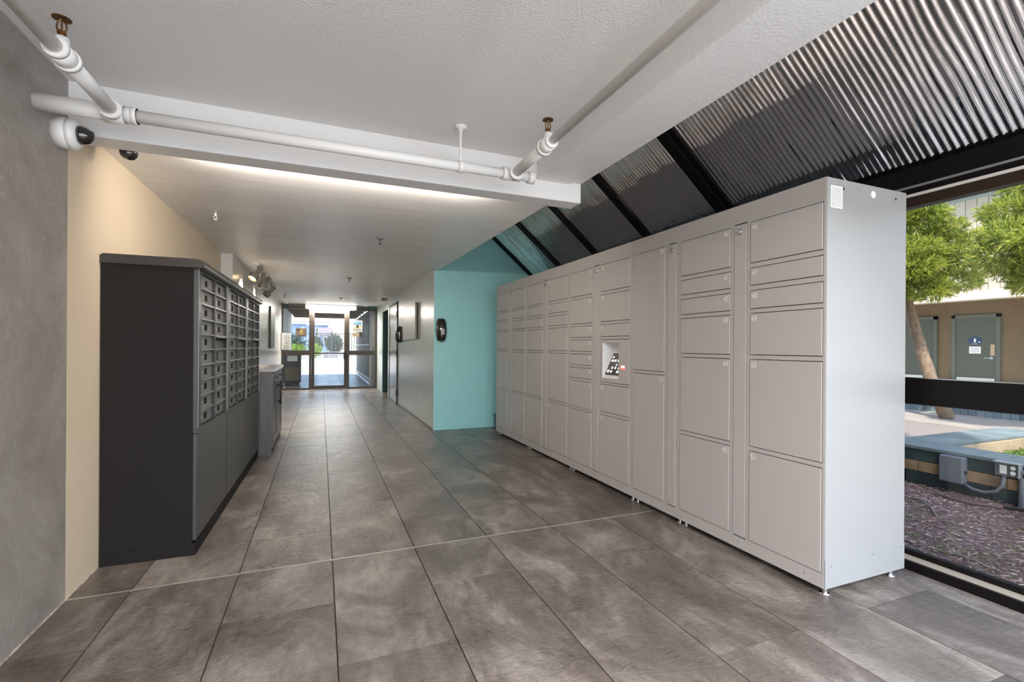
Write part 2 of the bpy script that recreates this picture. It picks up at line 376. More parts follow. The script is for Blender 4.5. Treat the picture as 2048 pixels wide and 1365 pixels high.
# ------------------------------------------------------------------ parcel lockers
LX, LB, LZ0, LZ1 = 2.245, 2.865, .045, 2.028
R6 = [(1.915, 1.680), (1.656, 1.554), (1.529, 1.422), (1.400, 1.163), (1.141, .648), (.626, .115)]
R8 = [(1.915, 1.680), (1.656, 1.420), (1.399, 1.292), (1.272, 1.162), (1.140, 1.034), (1.013, .910), (.889, .636), (.616, .115)]
R5 = [(1.915, 1.681), (1.656, 1.420), (1.400, 1.292), None, (.888, .650), (.626, .115)]
R2 = [(1.918, 1.030), (1.009, .115)]
def locker_door(par, ya, yb, z1, z0, num, side, numtxt=True):
    d = box('door', LOCK, LX - .004, LX + .014, yb + .004, ya - .004, z0 + .004, z1 - .004, par, .0015)
    if num is not None:
        me = text_mesh(str(num), .046, 'LEFT' if side == 'L' else 'RIGHT'); me.materials.append(WHITE)
        t = link('door_number', me, d)
        y = ya - .012 if side == 'L' else yb + .012
        t.matrix_local = Matrix.Translation((LX - .0052, y, z1 - .048)) @ Matrix(((0, 0, -1, 0), (-1, 0, 0, 0), (0, 1, 0, 0), (0, 0, 0, 1)))
        t.scale = (.82, 1, 1)
def locker_module(y1, y0, label, cols, strips, last=False):
    """y1 = far side, y0 = near side"""
    t = thing('parcel_locker', label, 'parcel locker', (LX + .3, (y0 + y1) / 2, 0), 'row of parcel locker cabinets')
    inv = Matrix.Translation(t.location).inverted()
    b = MB()
    # carcass with openings framed: back shell, and a face built of bars round the doors
    b.cur = 1
    if any(None in c[2] for c in cols):
        b.box(LX + .16, LB, y0, y1, LZ0, LZ1); b.box(LX + .03, LX + .16, y0, y1, LZ0, .925); b.box(LX + .03, LX + .16, y0, y1, 1.25, LZ1); b.box(LX + .03, LX + .16, y0, 3.21, .925, 1.25); b.box(LX + .03, LX + .16, 3.475, y1, .925, 1.25)
    else: b.box(LX + .03, LB, y0, y1, LZ0, LZ1)
    b.cur = 0
    b.box(LX, LX + .03, y0 + .0012, y1 - .0012, 1.924, LZ1); b.box(LX, LX + .03, y0 + .0012, y1 - .0012, LZ0, .109)
    rects = []
    for c in cols:
        for r in c[2]:
            rects.append((c[0], c[1], *(r or (1.271, .904))))
    for s in strips: rects.append((s[0], s[1], 1.925, .109))
    xs = sorted({y0 + .0012, y1 - .0012} | {v for r in rects for v in r[:2]}); zs = sorted({.109, 1.924} | {v for r in rects for v in r[2:] if .109 < v < 1.924})
    for i in range(len(xs) - 1):
        run = None
        for k in range(len(zs) - 1):
            cy, cz = (xs[i] + xs[i + 1]) / 2, (zs[k] + zs[k + 1]) / 2
            solid = not any(r[1] < cy < r[0] and r[3] < cz < r[2] for r in rects)
            if solid and run is None: run = zs[k]
            if run is not None and (not solid or k == len(zs) - 2):
                b.box(LX, LX + .03, xs[i], xs[i + 1], run, zs[k + 1] if solid else zs[k]); run = None
    b.box(LX + .001, LB, y0 + .001, y1 - .001, LZ1, LZ1 + .002)
    body = b.build('body', [LOCK, GAP], t); body.matrix_local = inv
    for c in cols:
        n = c[3]
        for r in c[2]:
            if r is None: continue
            locker_door(t, c[0], c[1], r[0], r[1], n, c[4]); n += 1
    for s in strips:
        p = box('lock_panel', LOCK, LX - .003, LX + .014, s[1] + .004, s[0] - .004, .117, 1.916, t, .0012)
        ym = (s[0] + s[1]) / 2
        MB().lathe([(.0, .0), (.017, .0), (.017, .006), (.012, .010), (.0, .010)], (LX - .003, ym, 1.875), (-1, 0, 0)).build('cam_lock', STEEL, p, smooth=False)
    for y in (y0 + .03, y1 - .03):
        for x in (LX + .05, LB - .06):
            MB().cyl((x, y, 0), (x, y, .008), .024, .02).cyl((x, y, .008), (x, y, .028), .012).cyl((x, y, .028), (x, y, LZ0 + .01), .008).build('levelling_foot', STEEL, t)
    for k in range(3):
        y = y0 + (y1 - y0) * (.1 + .4 * k)
        MB().cyl((LX - .001, y, .082), (LX + .004, y, .082), .004, n=8).build('rivet', MAILB, t)
    for o in t.children:
        if o is not body: o.matrix_local = inv
    if last:
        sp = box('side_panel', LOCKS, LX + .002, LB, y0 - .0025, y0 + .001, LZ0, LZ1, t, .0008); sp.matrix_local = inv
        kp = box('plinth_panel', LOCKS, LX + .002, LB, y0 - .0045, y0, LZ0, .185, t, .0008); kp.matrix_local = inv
        for (x, z) in ((LX + .045, .148), (LX + .36, .16), (LB - .03, .16)):
            o = MB().cyl((x, y0 - .0055, z), (x, y0 - .002, z), .004, n=8).build('rivet', MAILB, t); o.matrix_local = inv
        for (x, z, r, m_) in ((LX + .12, 1.985, .007, INKD), (LB - .09, 1.985, .007, INKD)):
            o = MB().cyl((x, y0 - .0032, z), (x, y0 - .002, z), r, n=10).build('vent_hole', m_, t); o.matrix_local = inv
        o = MB().cyl((LX + .345, y0 - .0045, 1.985), (LX + .345, y0 - .002, 1.985), .018, n=20).build('hole_plug', WHITE, t); o.matrix_local = inv
        st = box('rating_sticker', PAPER, LX + .026, LX + .112, y0 - .0034, y0 - .0022, 1.885, 1.992, t); st.matrix_local = inv
        random.seed(3); ln = MB()
        for k in range(13):
            z = 1.982 - k * .0072; x = LX + .031
            while x < LX + .104:
                w = random.uniform(.006, .018); ln.box(x, min(x + w, LX + .107), y0 - .0037, y0 - .0033, z - .0028, z); x += w + .004
        o = ln.build('sticker_print', INK, st)
    return t, inv
YM = [6.115, 5.088, 4.060, 3.060, 2.537, 1.533]
locker_module(YM[0], YM[1], 'taupe parcel locker farthest along the row beside the teal wall', [(6.091, 5.679, R6, 1, 'R'), (5.541, 5.130, R6, 7, 'L')], [(5.653, 5.558)])
locker_module(YM[1], YM[2], 'taupe parcel locker with doors 13 to 24, second from the teal wall', [(5.064, 4.653, R6, 13, 'L'), (4.515, 4.092, R6, 19, 'L')], [(4.628, 4.540)])
t3, i3 = locker_module(YM[2], YM[3], 'taupe parcel locker with the angled touch screen in the middle', [(4.043, 3.637, R8, 25, 'R'), (3.499, 3.082, R5, 33, 'L')], [(3.618, 3.520)])
locker_module(YM[3], YM[4], 'narrow taupe parcel locker with two tall doors 38 and 39', [(3.033, 2.675, R2, 38, 'R')], [(2.647, 2.559)])
locker_module(YM[4], YM[5], 'nearest taupe parcel locker with doors 40 to 51 and side coat darkened against strong light', [(2.518, 2.100, R6, 40, 'R'), (1.964, 1.545, R6, 46, 'L')], [(2.078, 1.986)], True)
# kiosk in module 3
k = MB()
ya, yb, z1, z0 = 3.499 - .004, 3.082 + .004, 1.267, .908
oy1, oy0, oz1, oz0 = 3.462, 3.225, 1.241, .942
x0, x1 = LX - .004, LX + .014
k.box(x0, x1, yb, ya, oz1, z1).box(x0, x1, yb, ya, z0, oz0).box(x0, x1, yb, oy0, oz0, oz1).box(x0, x1, oy1, ya, oz0, oz1)
ks = k.build('kiosk_panel', LOCK, t3, .001); ks.matrix_local = i3
# recess: slanted screen plate from the bottom front to the deep top
D_ = .115
rc = MB()
rc.add([(x0 + .002, (oy1 - .0015), oz0), (x0 + D_, (oy1 - .0015), oz1 - .075), (x0 + .002, (oy1 - .0015), oz1), (x0 + D_, (oy1 - .0015), oz1 - .02)], [(0, 1, 3, 2)])
rc.add([(x0 + .002, (oy0 + .0015), oz0), (x0 + D_, (oy0 + .0015), oz1 - .075), (x0 + .002, (oy0 + .0015), oz1), (x0 + D_, (oy0 + .0015), oz1 - .02)], [(0, 1, 3, 2)])
rc.add([(x0 + .002, (oy0 + .0015), oz1), (x0 + .002, (oy1 - .0015), oz1), (x0 + D_, (oy1 - .0015), oz1 - .02), (x0 + D_, (oy0 + .0015), oz1 - .02)], [(0, 1, 2, 3)])
rc.add([(x0 + D_, (oy0 + .0015), oz1 - .075), (x0 + D_, (oy1 - .0015), oz1 - .075), (x0 + D_, (oy1 - .0015), oz1 - .02), (x0 + D_, (oy0 + .0015), oz1 - .02)], [(0, 1, 2, 3)])
rc.add([(x0 + .002, (oy0 + .0015), oz0), (x0 + .002, (oy1 - .0015), oz0), (x0 + D_, (oy1 - .0015), oz1 - .075), (x0 + D_, (oy0 + .0015), oz1 - .075)], [(0, 1, 2, 3)])
ro = rc.build('kiosk_recess', mat('kiosk_white', (.72, .72, .72), .4), ks)
def on_slant(y, t, off): # t 0..1 up the slant plate
    a = Vector((x0 + .002, y, oz0)); b_ = Vector((x0 + D_, y, oz1 - .075)); p = a.lerp(b_, t); n = Vector((-(oz1 - .075 - oz0), 0, D_)).normalized()
    return p + n * off
def slant_quad(ya_, yb_, ta, tb, o0, o1):
    vs = [on_slant(y, t, o) for o in (o0, o1) for y, t in ((ya_, ta), (yb_, ta), (yb_, tb), (ya_, tb))]
    return MB().add(vs, [(0, 1, 2, 3), (7, 6, 5, 4), (0, 4, 5, 1), (1, 5, 6, 2), (2, 6, 7, 3), (3, 7, 4, 0)])
sc = slant_quad(3.44, 3.245, .12, .93, .001, .007).build('touch_screen', mat('black_screen', (.012, .011, .01), .15, emit=(.05, .04, .035), estr=.4), ks)
random.seed(11); ic = MB()
scr = [mat('screen_white', (.6, .66, .68), .3, emit=(.65, .75, .8), estr=.45)]
for j in range(5):
    for i in range(4):
        if random.random() < .2: continue
        y = 3.425 - i * .045; t_ = .2 + j * .135
        q = slant_quad(y, y - random.uniform(.02, .036), t_, t_ + random.uniform(.05, .1), .0072, .0078); ic.add(q.v, q.f)
ic.build('screen_icons', scr, sc)
sn = box('scanner_window', mat('red_scanner', (.25, .03, .03), .3, emit=(1, .12, .08), estr=.8), x0 - .0015, x0 + .002, 3.138, 3.198, 1.026, 1.056, ks)
box('scanner_lamp', mat('red_lamp_core', (.9, .6, .55), .3, emit=(1, .55, .45), estr=2.2), x0 - .0022, x0, 3.142, 3.184, 1.040, 1.054, sn)

# ------------------------------------------------------------------ mailboxes
def mail_unit(idx, label):
    t = thing('mailbox_cabinet', label, 'mailbox cabinet', group='mailbox cabinets along the beige wall')
    w, D = .851, .445
    # local: x = 0 face, -D back ; y 0..w ; z up
    box('carcass', MAILD, -D, -.024, .002, w - .002, .07, 1.637, t, .002)
    box('plinth', MAILD, -D, -.006, 0, w, 0, .07, t, .003)
    cap = MB().prism([(-D - .004, 1.637), (-D - .004, 1.68), (-D + .01, 1.69), (-.01, 1.69), (.024, 1.682), (.030, 1.668), (.030, 1.645), (.012, 1.637)], 'y', -.006 if idx == 0 else .001, w - .001)
    cap.build('cap', mat('cap_coat', (.035, .029, .026), .4, bump=.05, bscale=200, spec=.3), t, .003)
    lip = MB().prism([(.0305, 1.647), (.034, 1.655), (.034, 1.646), (.012, 1.638)], 'y', .002, w - .002).build('cap_lip', MAILB, t)
    fr = MB(); hz = MB(); zt, zb = 1.625, .719
    A, B = (.085, .432), (.456, .802)
    fr.box(-.025, 0, .012, A[0] - .003, .715, 1.637); fr.box(-.025, 0, A[1] + .003, B[0] - .003, .715, 1.637); fr.box(-.025, 0, B[1] + .003, w - .012, .715, 1.637)
    fr.box(-.025, 0, .012, w - .012, zt, 1.637); fr.box(-.025, .002, .012, w - .012, .695, zb)
    rows = [zt - (zt - zb) * k / 10 for k in range(11)]
    for z in rows[1:-1]:
        for c in (A, B): hz.box(-.025, -.001, c[0] - .003, c[1] + .003, z - .004, z + .004)
    fr.build('front_frame', MAILP, t); hz.build('shelf_bars', MAILB, t)
    for c in (A, B): box('divider_liner', GAP, -.0245, -.0008, c[1] + .0005, c[1] + .0028, .72, 1.624, t)
    box('frame_edge', MAILB, -.004, .002, .012, .015, .70, 1.637, t); box('frame_edge', MAILB, -.004, .002, w - .018, w - .015, .70, 1.637, t)
    for ci, c in enumerate((A, B)):
        for r in range(10):
            z1, z0 = rows[r] - .004, rows[r + 1] + .004
            if ci == 1 and r == 4:
                d = box('outgoing_slot', MAILF, -.023, -.018, c[0], c[1], z0, z0 + .052, t)
                box('slot_opening', INKD, -.0225, -.0205, c[0], c[1], z0 + .052, z1, d)
                MB().prism([(-.019, z1 - .002), (.046, z1 - .012), (.050, z1 - .008), (-.019, z1 + .003)], 'y', c[0] + .01, c[1] - .008).build('slot_flap', MAILB, d)
                continue
            d = box('mail_door', MAILF, -.023, -.0185, c[0], c[1], z0, z1, t, .0015)
            ym = c[0] + .155
            if ci == 1 and r == 5:
                for (a, b, p, q) in ((.06, .085, .012, .03), (.06, .085, .045, .064), (.10, .17, .012, .068), (.02, .03, .02, .06)):
                    box('slot_plate', INKD, -.0195, -.0175, c[0] + a, c[0] + b, z0 + p, z0 + q, d)
            else:
                box('name_window', mat('dark_plate', (.012, .012, .012), .6, spec=.1), -.0188, -.0176, ym, ym + .062, z0 + .022, z0 + .060, d)
            MB().cyl((-.019, c[0] + .085, z0 + .04), (-.014, c[0] + .085, z0 + .04), .008, n=10).build('door_lock', MAILB, d)
    box('lower_panel', MAILP, -.024, -.004, .006, w - .006, .085, .692, t, .003)
    box('panel_seam', GAP, -.03, -.003, w - .007, w - .0005, .075, 1.63, t)
    return t
ang = math.radians(.82)
for i, lb in enumerate(('black mailbox cabinet nearest the camera with its dark side showing', 'middle black mailbox cabinet of the three along the beige wall', 'black mailbox cabinet beside the grey wooden drawer cabinet')):
    t = mail_unit(i, lb)
    t.location = (-.650 + math.sin(ang) * .853 * i, 3.16 + .853 * i, 0); t.rotation_euler = (0, 0, -ang)

# ------------------------------------------------------------------ drawer cabinet
t = thing('drawer_cabinet', 'grey wooden cabinet with pale counter top standing past the mailboxes', 'cabinet', (-.73, 6.4, 0))
inv = Matrix.Translation(t.location).inverted()
y0, y1, xf = 5.775, 7.02, -.497
parts = [box('side_panel', WOODG, -.968, xf + .0, y0, y0 + .018, 0, .905, t), box('side_panel', WOODG, -.968, xf, y1 - .018, y1, 0, .905, t),
         box('body', WOODG, -.968, xf - .01, y0 + .018, y1 - .018, .08, .905, t), box('plinth', INKD, -.9, xf - .06, y0 + .018, y1 - .018, 0, .08, t),
         box('counter_top', WOODT, -.972, xf + .03, y0 - .012, y1 + .01, .908, .945, t, .003)]
for o in parts: o.matrix_local = inv
ym = (y0 + y1) / 2
for a, b in ((y0 + .003, ym - .002), (ym + .002, y1 - .003)):
    d = box('drawer', WOODG, xf - .01, xf + .012, a, b, .762, .9, t, .002); d.matrix_local = inv
    MB().lathe([(.004, 0), (.004, .012), (.013, .016), (.013, .026), (.006, .03)], (xf + .012, (a + b) / 2, .83), (1, 0, 0)).build('knob', INKD, d, smooth=True)
    dd = MB().box(xf - .01, xf + .012, a, a + .07, .07, .757).box(xf - .01, xf + .012, b - .07, b, .07, .757).box(xf - .01, xf + .012, a + .07, b - .07, .07, .15).box(xf - .01, xf + .012, a + .07, b - .07, .68, .757).box(xf - .01, xf + .004, a + .07, b - .07, .15, .68)
    d = dd.build('cabinet_door', WOODG, t, .002); d.matrix_local = inv
    yh = b - .05 if a < 6 else a + .05
    MB().tube([(xf + .012, yh, .72), (xf + .045, yh, .72)], .006).tube([(xf + .012, yh, .52), (xf + .045, yh, .52)], .006).cyl((xf + .045, yh, .48), (xf + .045, yh, .76), .008).build('bar_handle', INKD, d, smooth=True)

# ------------------------------------------------------------------ sprinkler pipes
PY, PZ = 2.55, 2.205
p = thing('sprinkler_pipe', 'white sprinkler pipe running in front of the cross beam', 'pipe', (0, PY, PZ))
def pipe(name, a, b, r, par, m=WHITEP): 
    o = MB().cyl(a, b, r, n=20).build(name, m, par, smooth=True); o.matrix_local = Matrix.Translation(par.location).inverted(); return o
pipe('pipe_run', (XL + .0, PY, PZ), (-.80, PY, PZ), .036, p); pipe('pipe_run', (-.80, PY, PZ), (1.16, PY, PZ), .0275, p)
def ring(par, a, b, r): return pipe('coupling', a, b, r, par)
ring(p, (-.875, PY, PZ), (-.80, PY, PZ), .043); ring(p, (-.775, PY, PZ), (-.755, PY, PZ), .037); ring(p, (-.80, PY, PZ), (-.755, PY, PZ), .034)
ring(p, (.965, PY, PZ), (.99, PY, PZ), .038); ring(p, (.99, PY, PZ), (1.075, PY, PZ), .034)
ring(p, (1.125, PY, PZ), (1.165, PY, PZ), .037)
for x in (-.838, 1.035): ring(p, (x, PY - .055, PZ), (x, PY - .03, PZ), .041); ring(p, (x, PY - .035, PZ), (x, PY, PZ), .034)
def branch(x, label, rthin, yfit):
    t = thing('sprinkler_branch', label, 'pipe', (x, PY, PZ))
    pipe('pipe_run', (x, yfit, PZ), (x, PY - .056, PZ), .028, t); pipe('pipe_run', (x, YB, PZ), (x, yfit, PZ), rthin, t)
    pipe('fitting', (x, yfit - .03, PZ), (x, yfit + .045, PZ), .036, t); pipe('coupling', (x, yfit + .03, PZ), (x, yfit + .05, PZ), .041, t); pipe('coupling', (x, yfit - .05, PZ), (x, yfit - .03, PZ), rthin + .012, t)
    pipe('fitting', (x, yfit, PZ), (x, yfit, PZ + .055), .022, t)
    return t
branch(-.838, 'white branch pipe at the left below the foreground ceiling', .024, 2.10)
branch(1.035, 'white branch pipe at the right beside the long beam', .021, 2.10)
def upright_head(x, y, z, label):
    t = thing('fire_sprinkler', label, 'sprinkler', (x, y, z), 'brass upright sprinkler heads')
    MB().cyl((0, 0, 0), (0, 0, .016), .011, n=12).cyl((0, 0, .012), (0, 0, .022), .014, n=6).build('thread', BRASS, t)
    for s in (-1, 1): MB().tube([(s * .008, 0, .02), (s * .014, 0, .035), (s * .011, 0, .055), (0, 0, .066)], .003, 8).build('yoke_arm', BRASS, t)
    MB().cyl((0, 0, .022), (0, 0, .06), .003, n=8).build('bulb', BRASS, t)
    d = MB(); n = 16
    d.cyl((0, 0, .066), (0, 0, .071), .018, n=16)
    for i in range(n):
        a = 2 * math.pi * i / n; d.box(-.0025, .0025, .016, .027, .064, .068); 
        for q in range(len(d.v) - 8, len(d.v)):
            X, Y, Z = d.v[q]; d.v[q] = (X * math.cos(a) - Y * math.sin(a), X * math.sin(a) + Y * math.cos(a), Z)
    d.build('deflector', BRASS, t)
upright_head(-.838, 2.10, PZ + .055, 'brass upright sprinkler head on the left branch pipe')
upright_head(1.035, 2.10, PZ + .055, 'brass upright sprinkler head on the right branch pipe')
t = thing('pipe_hanger', 'white rod hanger holding the cross pipe from the ceiling', 'pipe hanger', (.715, PY, PZ))
def loc(o, t): o.matrix_local = Matrix.Translation(t.location).inverted(); return o
loc(MB().cyl((.715, PY, PZ + .06), (.715, PY, ZC - .008), .007).build('rod', WHITEP, t), t)
loc(MB().lathe([(.004, -.03), (.012, -.028), (.014, -.014), (.034, -.010), (.036, 0), (.0, 0)], (.715, PY, ZC)).build('ceiling_flange', WHITEP, t, smooth=True), t)
loc(MB().cyl((.70, PY, PZ), (.735, PY, PZ), .0325, n=20).build('pipe_clamp', WHITEP, t, smooth=True), t)
loc(MB().box(.709, .721, PY - .004, PY + .004, PZ + .025, PZ + .075).build('clamp_ear', WHITEP, t), t)

# ------------------------------------------------------------------ dome cameras
DOME = mat('smoked_dome', (.012, .010, .008), .06, spec=.8, coat=.5)
t = thing('dome_camera', 'large white security camera with dark dome on the grey plaster wall', 'security camera', (XL, 2.725, 2.15)); t.scale = (.8, .82, .82)
MB().lathe([(.0, 0), (.083, 0), (.083, .05), (.080, .054), (.080, .057), (.083, .059), (.083, .075), (.072, .092), (.055, .098), (.0, .098)], d=(1, 0, 0), n=36).build('housing', WHITEP, t, smooth=True)
MB().lathe([(.050, .095), (.050, .112), (.045, .132), (.033, .150), (.016, .160), (.001, .162)], d=(1, 0, 0), n=28).build('dome', DOME, t, smooth=True)
MB().cyl((.10, -.012, .004), (.165, -.02, .006), .016).build('lens', INKD, t)
t = thing('dome_camera', 'small dark dome camera under the cross beam by the beige wall', 'security camera', (-.935, 3.03, 2.262))
MB().lathe([(.0, 0), (.048, 0), (.048, .05), (.044, .056), (.0, .056)], d=(0, 0, -1), n=28).build('housing', WHITEP, t, smooth=True)
MB().lathe([(.040, .054), (.040, .064), (.035, .082), (.022, .095), (.001, .10)], d=(0, 0, -1), n=24).build('dome', DOME, t, smooth=True)

# ------------------------------------------------------------------ ceiling sprinklers
def zceil(y): return 2.262 + (y - 2.9) * (2.335 - 2.262) / 11.2
def pendent(x, y, label, plate, m):
    t = thing('fire_sprinkler', label, 'sprinkler', (x, y, zceil(y)), 'pendent sprinkler heads in the hall ceiling')
    if plate: MB().lathe([(0, 0), (plate, 0), (plate * .9, -.006), (plate * .4, -.014), (0, -.014)], n=20).build('ceiling_plate', MAILB if m is INKD else m, t, smooth=True)
    MB().cyl((0, 0, -.002), (0, 0, -.026), .008, n=8).build('thread', m, t)
    for s in (-1, 1): MB().tube([(s * .006, 0, -.022), (s * .012, 0, -.035), (0, 0, -.056)], .0025, 6).build('yoke_arm', m, t)
    MB().lathe([(0, -.056), (.014, -.056), (.014, -.060), (0, -.060)], n=12).build('deflector', m, t)
pendent(-.80, 4.45, 'small white pendent sprinkler in the ceiling above the mailboxes', 0, WHITEP)
pendent(.54, 4.85, 'dark pendent sprinkler with chrome plate nearest on the hall ceiling', .04, INKD)
pendent(.415, 8.0, 'dark pendent sprinkler midway down the hall ceiling', .045, INKD)
pendent(.42, 11.7, 'dark pendent sprinkler just before the glass entrance door', .045, INKD)
pendent(-.75, 11.5, 'small pendent sprinkler near the left end of the hall', 0, INKD)

# ------------------------------------------------------------------ track lights
LAMPC = mat('taupe_lamp_coat', (.20, .18, .155), .5)
t = thing('light_track', 'pale ceiling track carrying the spot lamps', 'light track', (-.80, 8.3, 2.27))
box('track', WHITEP, -.018, .018, -1.25, 1.25, .005, .025, t)
WARM = mat('warm_bulb', (1, .8, .6), .4, emit=(1, .72, .42), estr=4)
def spot(y, d, label, drop=.07, warm=True):
    z = 2.275; t = thing('spot_lamp', label, 'spot lamp', (-.80, y, z), 'spot lamps on the ceiling track')
    MB().cyl((0, 0, 0), (0, 0, -.02), .014).cyl((0, 0, -.02), (0, 0, -drop), .006).build('stem', LAMPC, t)
    d = Vector(d).normalized(); o = Vector((0, 0, -drop)) - d * .02
    MB().lathe([(0, -.06), (.030, -.06), (.030, .095), (.0, .095)], o, d, 20).build('lamp_body', LAMPC, t, .003)
    MB().lathe([(.030, .088), (.058, .090), (.060, .10), (.060, .155), (.056, .158), (.054, .11), (.0, .105)], o, d, 24).build('lamp_shade', LAMPC, t)
    MB().lathe([(0, .106), (.03, .106), (.042, .13), (.03, .148), (0, .150)], o, d, 18).build('bulb', WARM if warm else INKD, t, smooth=True)
    if warm:
        l = bpy.data.lights.new('spot', 'SPOT'); l.energy = 60; l.color = (1, .86, .68); l.spot_size = 1.5; l.spot_blend = .6; l.shadow_soft_size = .04
        lo = bpy.data.objects.new('lamp_light', l); COL.objects.link(lo); lo.parent = t; lo.location = o + d * .17; lo.rotation_euler = d.to_track_quat('-Z', 'Y').to_euler()
spot(7.25, (-.42, -.35, -.70), 'spot lamp tilted to the wall at the near end of the track')
spot(7.85, (-.05, .05, -1), 'spot lamp pointing straight down on the track', .09)
spot(8.35, (-.5, .2, -.6), 'spot lamp half hidden behind the downward one')
spot(9.1, (-.55, -.2, -.62), 'spot lamp at the far end of the track', .12, False)

t = thing('cove_lamp', 'warm slim lamp on the back of the cross beam', 'ceiling lamp', (.2, 2.985, 2.225))
box('housing', WHITEP, -.9, .9, -.02, .005, -.02, .02, t); box('tube', mat('warm_tube', (1, .9, .75), .4, emit=(1, .82, .6), estr=4), -.88, .88, .005, .018, -.012, .012, t)
l = bpy.data.lights.new('cove', 'AREA'); l.shape = 'RECTANGLE'; l.size = 1.7; l.size_y = .03; l.energy = 14; l.color = (1, .91, .8)
lo = bpy.data.objects.new('lamp_light', l); COL.objects.link(lo); lo.parent = t; lo.location = (0, .022, 0); lo.rotation_euler = Vector((0, 1, -.35)).to_track_quat('-Z', 'Y').to_euler()

for y, lb in ((-.55, 'unseen round lamp added for fill light, nearer the beam'), (-1.2, 'unseen round lamp added for fill light over the entrance doorway')):  # two unseen lamps added behind the camera to brighten the room
    t = thing('added_fill_lamp', lb, 'ceiling lamp', (.35, y, ZC))
    MB().lathe([(0, 0), (.20, 0), (.20, -.03), (.18, -.04), (0, -.04)], n=32).build('housing', WHITEP, t); MB().lathe([(.18, -.038), (.17, -.06), (.10, -.075), (.001, -.08)], n=32).build('diffuser', mat('opal_diffuser', (1, 1, 1), .5, emit=(1, .9, .76), estr=6), t, smooth=True)
    l = bpy.data.lights.new('ceiling', 'AREA'); l.shape = 'DISK'; l.size = .34; l.energy = 31; l.color = (1, .91, .80)
    lo = bpy.data.objects.new('lamp_light', l); COL.objects.link(lo); lo.parent = t; lo.location = (0, 0, -.09)

# ------------------------------------------------------------------ right hall wall things
def dispenser(label, M_):
    t = thing('soap_dispenser', label, 'dispenser', M_.to_translation(), 'black hand sanitizer dispensers')
    t.matrix_world = M_
    SM = mat('smoked_plastic', (.018, .016, .016), .12, spec=.7, coat=.4)
    # local: x width, z up, -y front
    rings = []; n = 20
    vs = []; fs = []
    prof = [(-.16, .055, .075), (-.145, .062, .095), (-.09, .072, .112), (0, .079, .112), (.08, .074, .100), (.13, .064, .085), (.155, .054, .062), (.16, .045, .05)]
    for z, w, d in prof:
        for i in range(n):
            a = math.pi * i / (n - 1); vs.append((math.cos(a) * w, -(math.sin(a) ** .6) * d, z))
    for k in range(len(prof) - 1):
        for i in range(n - 1): fs.append((k * n + i, k * n + i + 1, k * n + n + i + 1, k * n + n + i))
        fs.append((k * n + n - 1, k * n, k * n + n, k * n + 2 * n - 1))
    fs += [tuple(range(n)), tuple(range(len(prof) * n - 1, (len(prof) - 1) * n - 1, -1))]
    MB().add(vs, fs).build('housing', SM, t, smooth=True)
    MB().prism([(-.022, -.07), (.022, -.07), (.028, .0), (0, .022), (-.028, 0)], 'y', -.116, -.108).build('sight_window', mat('clear_window', (.35, .36, .36), .1), t)
    MB().cyl((0, -.05, -.158), (0, -.05, -.172), .014).build('nozzle', INKD, t)
    return t
dispenser('black sanitizer dispenser mounted on the teal wall', Matrix.Translation((1.592, YT, 1.44)))
dispenser('black sanitizer dispenser on the glossy hall wall by the door', Matrix.Translation((XR, 9.62, 1.44)) @ Matrix.Rotation(-math.pi / 2, 4, 'Z'))
t = thing('wall_panel_box', 'pale flat panel box mounted on the right hall wall', 'wall panel', (XR, 8.45, 1.63))
box('cover', mat('panel_grey', (.52, .52, .50), .35), -.052, -.045, -.62, .62, -.31, .31, t, .002)
box('frame', mat('panel_wood', (.30, .25, .20), .5), -.045, -.02, -.615, .615, -.305, .305, t); box('backing', INKD, -.02, 0, -.61, .61, -.30, .30, t)
d1 = thing('door_1', 'silver grey hall door with black hinges in the right wall', 'door', (XR, 10.65, 0)); d1['kind'] = 'structure'
DOORM = mat('silver_door_paint', (.55, .56, .56), .2, bump=.05, bscale=8, bstretch=(8, 8, .5))
box('door_leaf', DOORM, -.012, .03, -.565, .565, .01, 2.10, d1, .002)
fr = MB().box(-.02, .05, -.60, -.565, 0, 2.14).box(-.02, .05, .565, .60, 0, 2.14).box(-.02, .05, -.60, .60, 2.10, 2.14).build('door_frame', INKD, d1)
for z in (.22, 1.05, 1.88): box('hinge', INKD, -.028, -.012, -.60, -.53, z - .06, z + .06, d1)
box('push_plate', mat('tan_plate', (.45, .36, .28), .4), -.03, -.012, .50, .56, 1.15, 1.62, d1)
MB().cyl((-.012, .49, 1.02), (-.06, .49, 1.02), .012).cyl((-.06, .50, 1.02), (-.06, .38, 1.02), .010).lathe([(0, 0), (.03, 0), (.03, .008), (0, .008)], (-.012, .49, 1.02), (-1, 0, 0)).build('lever_handle', MAILB, d1, smooth=False)
t = thing('ceiling_sensor_box', 'small grey device box hanging from the ceiling with thin conduits', 'device', (1.27, 10.6, zceil(10.6)))
box('mount', WHITEP, -.035, .035, -.05, .05, -.06, 0, t); box('housing', mat('taupe_box', (.22, .19, .17), .5), -.055, .055, -.07, .07, -.115, -.06, t, .004)
MB().tube([(.03, 0, -.03), (.12, -.05, -.02), (.21, -.10, -.035)], .005).tube([(.03, 0, -.045), (.12, -.12, -.06), (.21, -.2, -.08)], .005).build('conduit', WHITEP, t)
t = thing('waste_bin', 'small black bin tucked behind the far end of the lockers', 'bin', (2.47, 6.42, 0))
MB().prism([(-.10, 0), (.10, 0), (.115, .205), (-.115, .205)], 'y', -.10, .10).build('bin_body', mat('black_plastic', (.012, .013, .015), .3, bump=.3, bscale=30), t, .01)
MB().box(-.122, .122, -.11, .11, .20, .215).build('bin_rim', mat('black_plastic', ()), t, .004)
tag(MB().box(-.978, -.945, 10.72, 11.6, 1.14, 2.0).build('framed_board', [mat('dark_frame', (.05, .045, .04), .4)], None, .003), 'thin dark framed board on the far left wall', 'board')

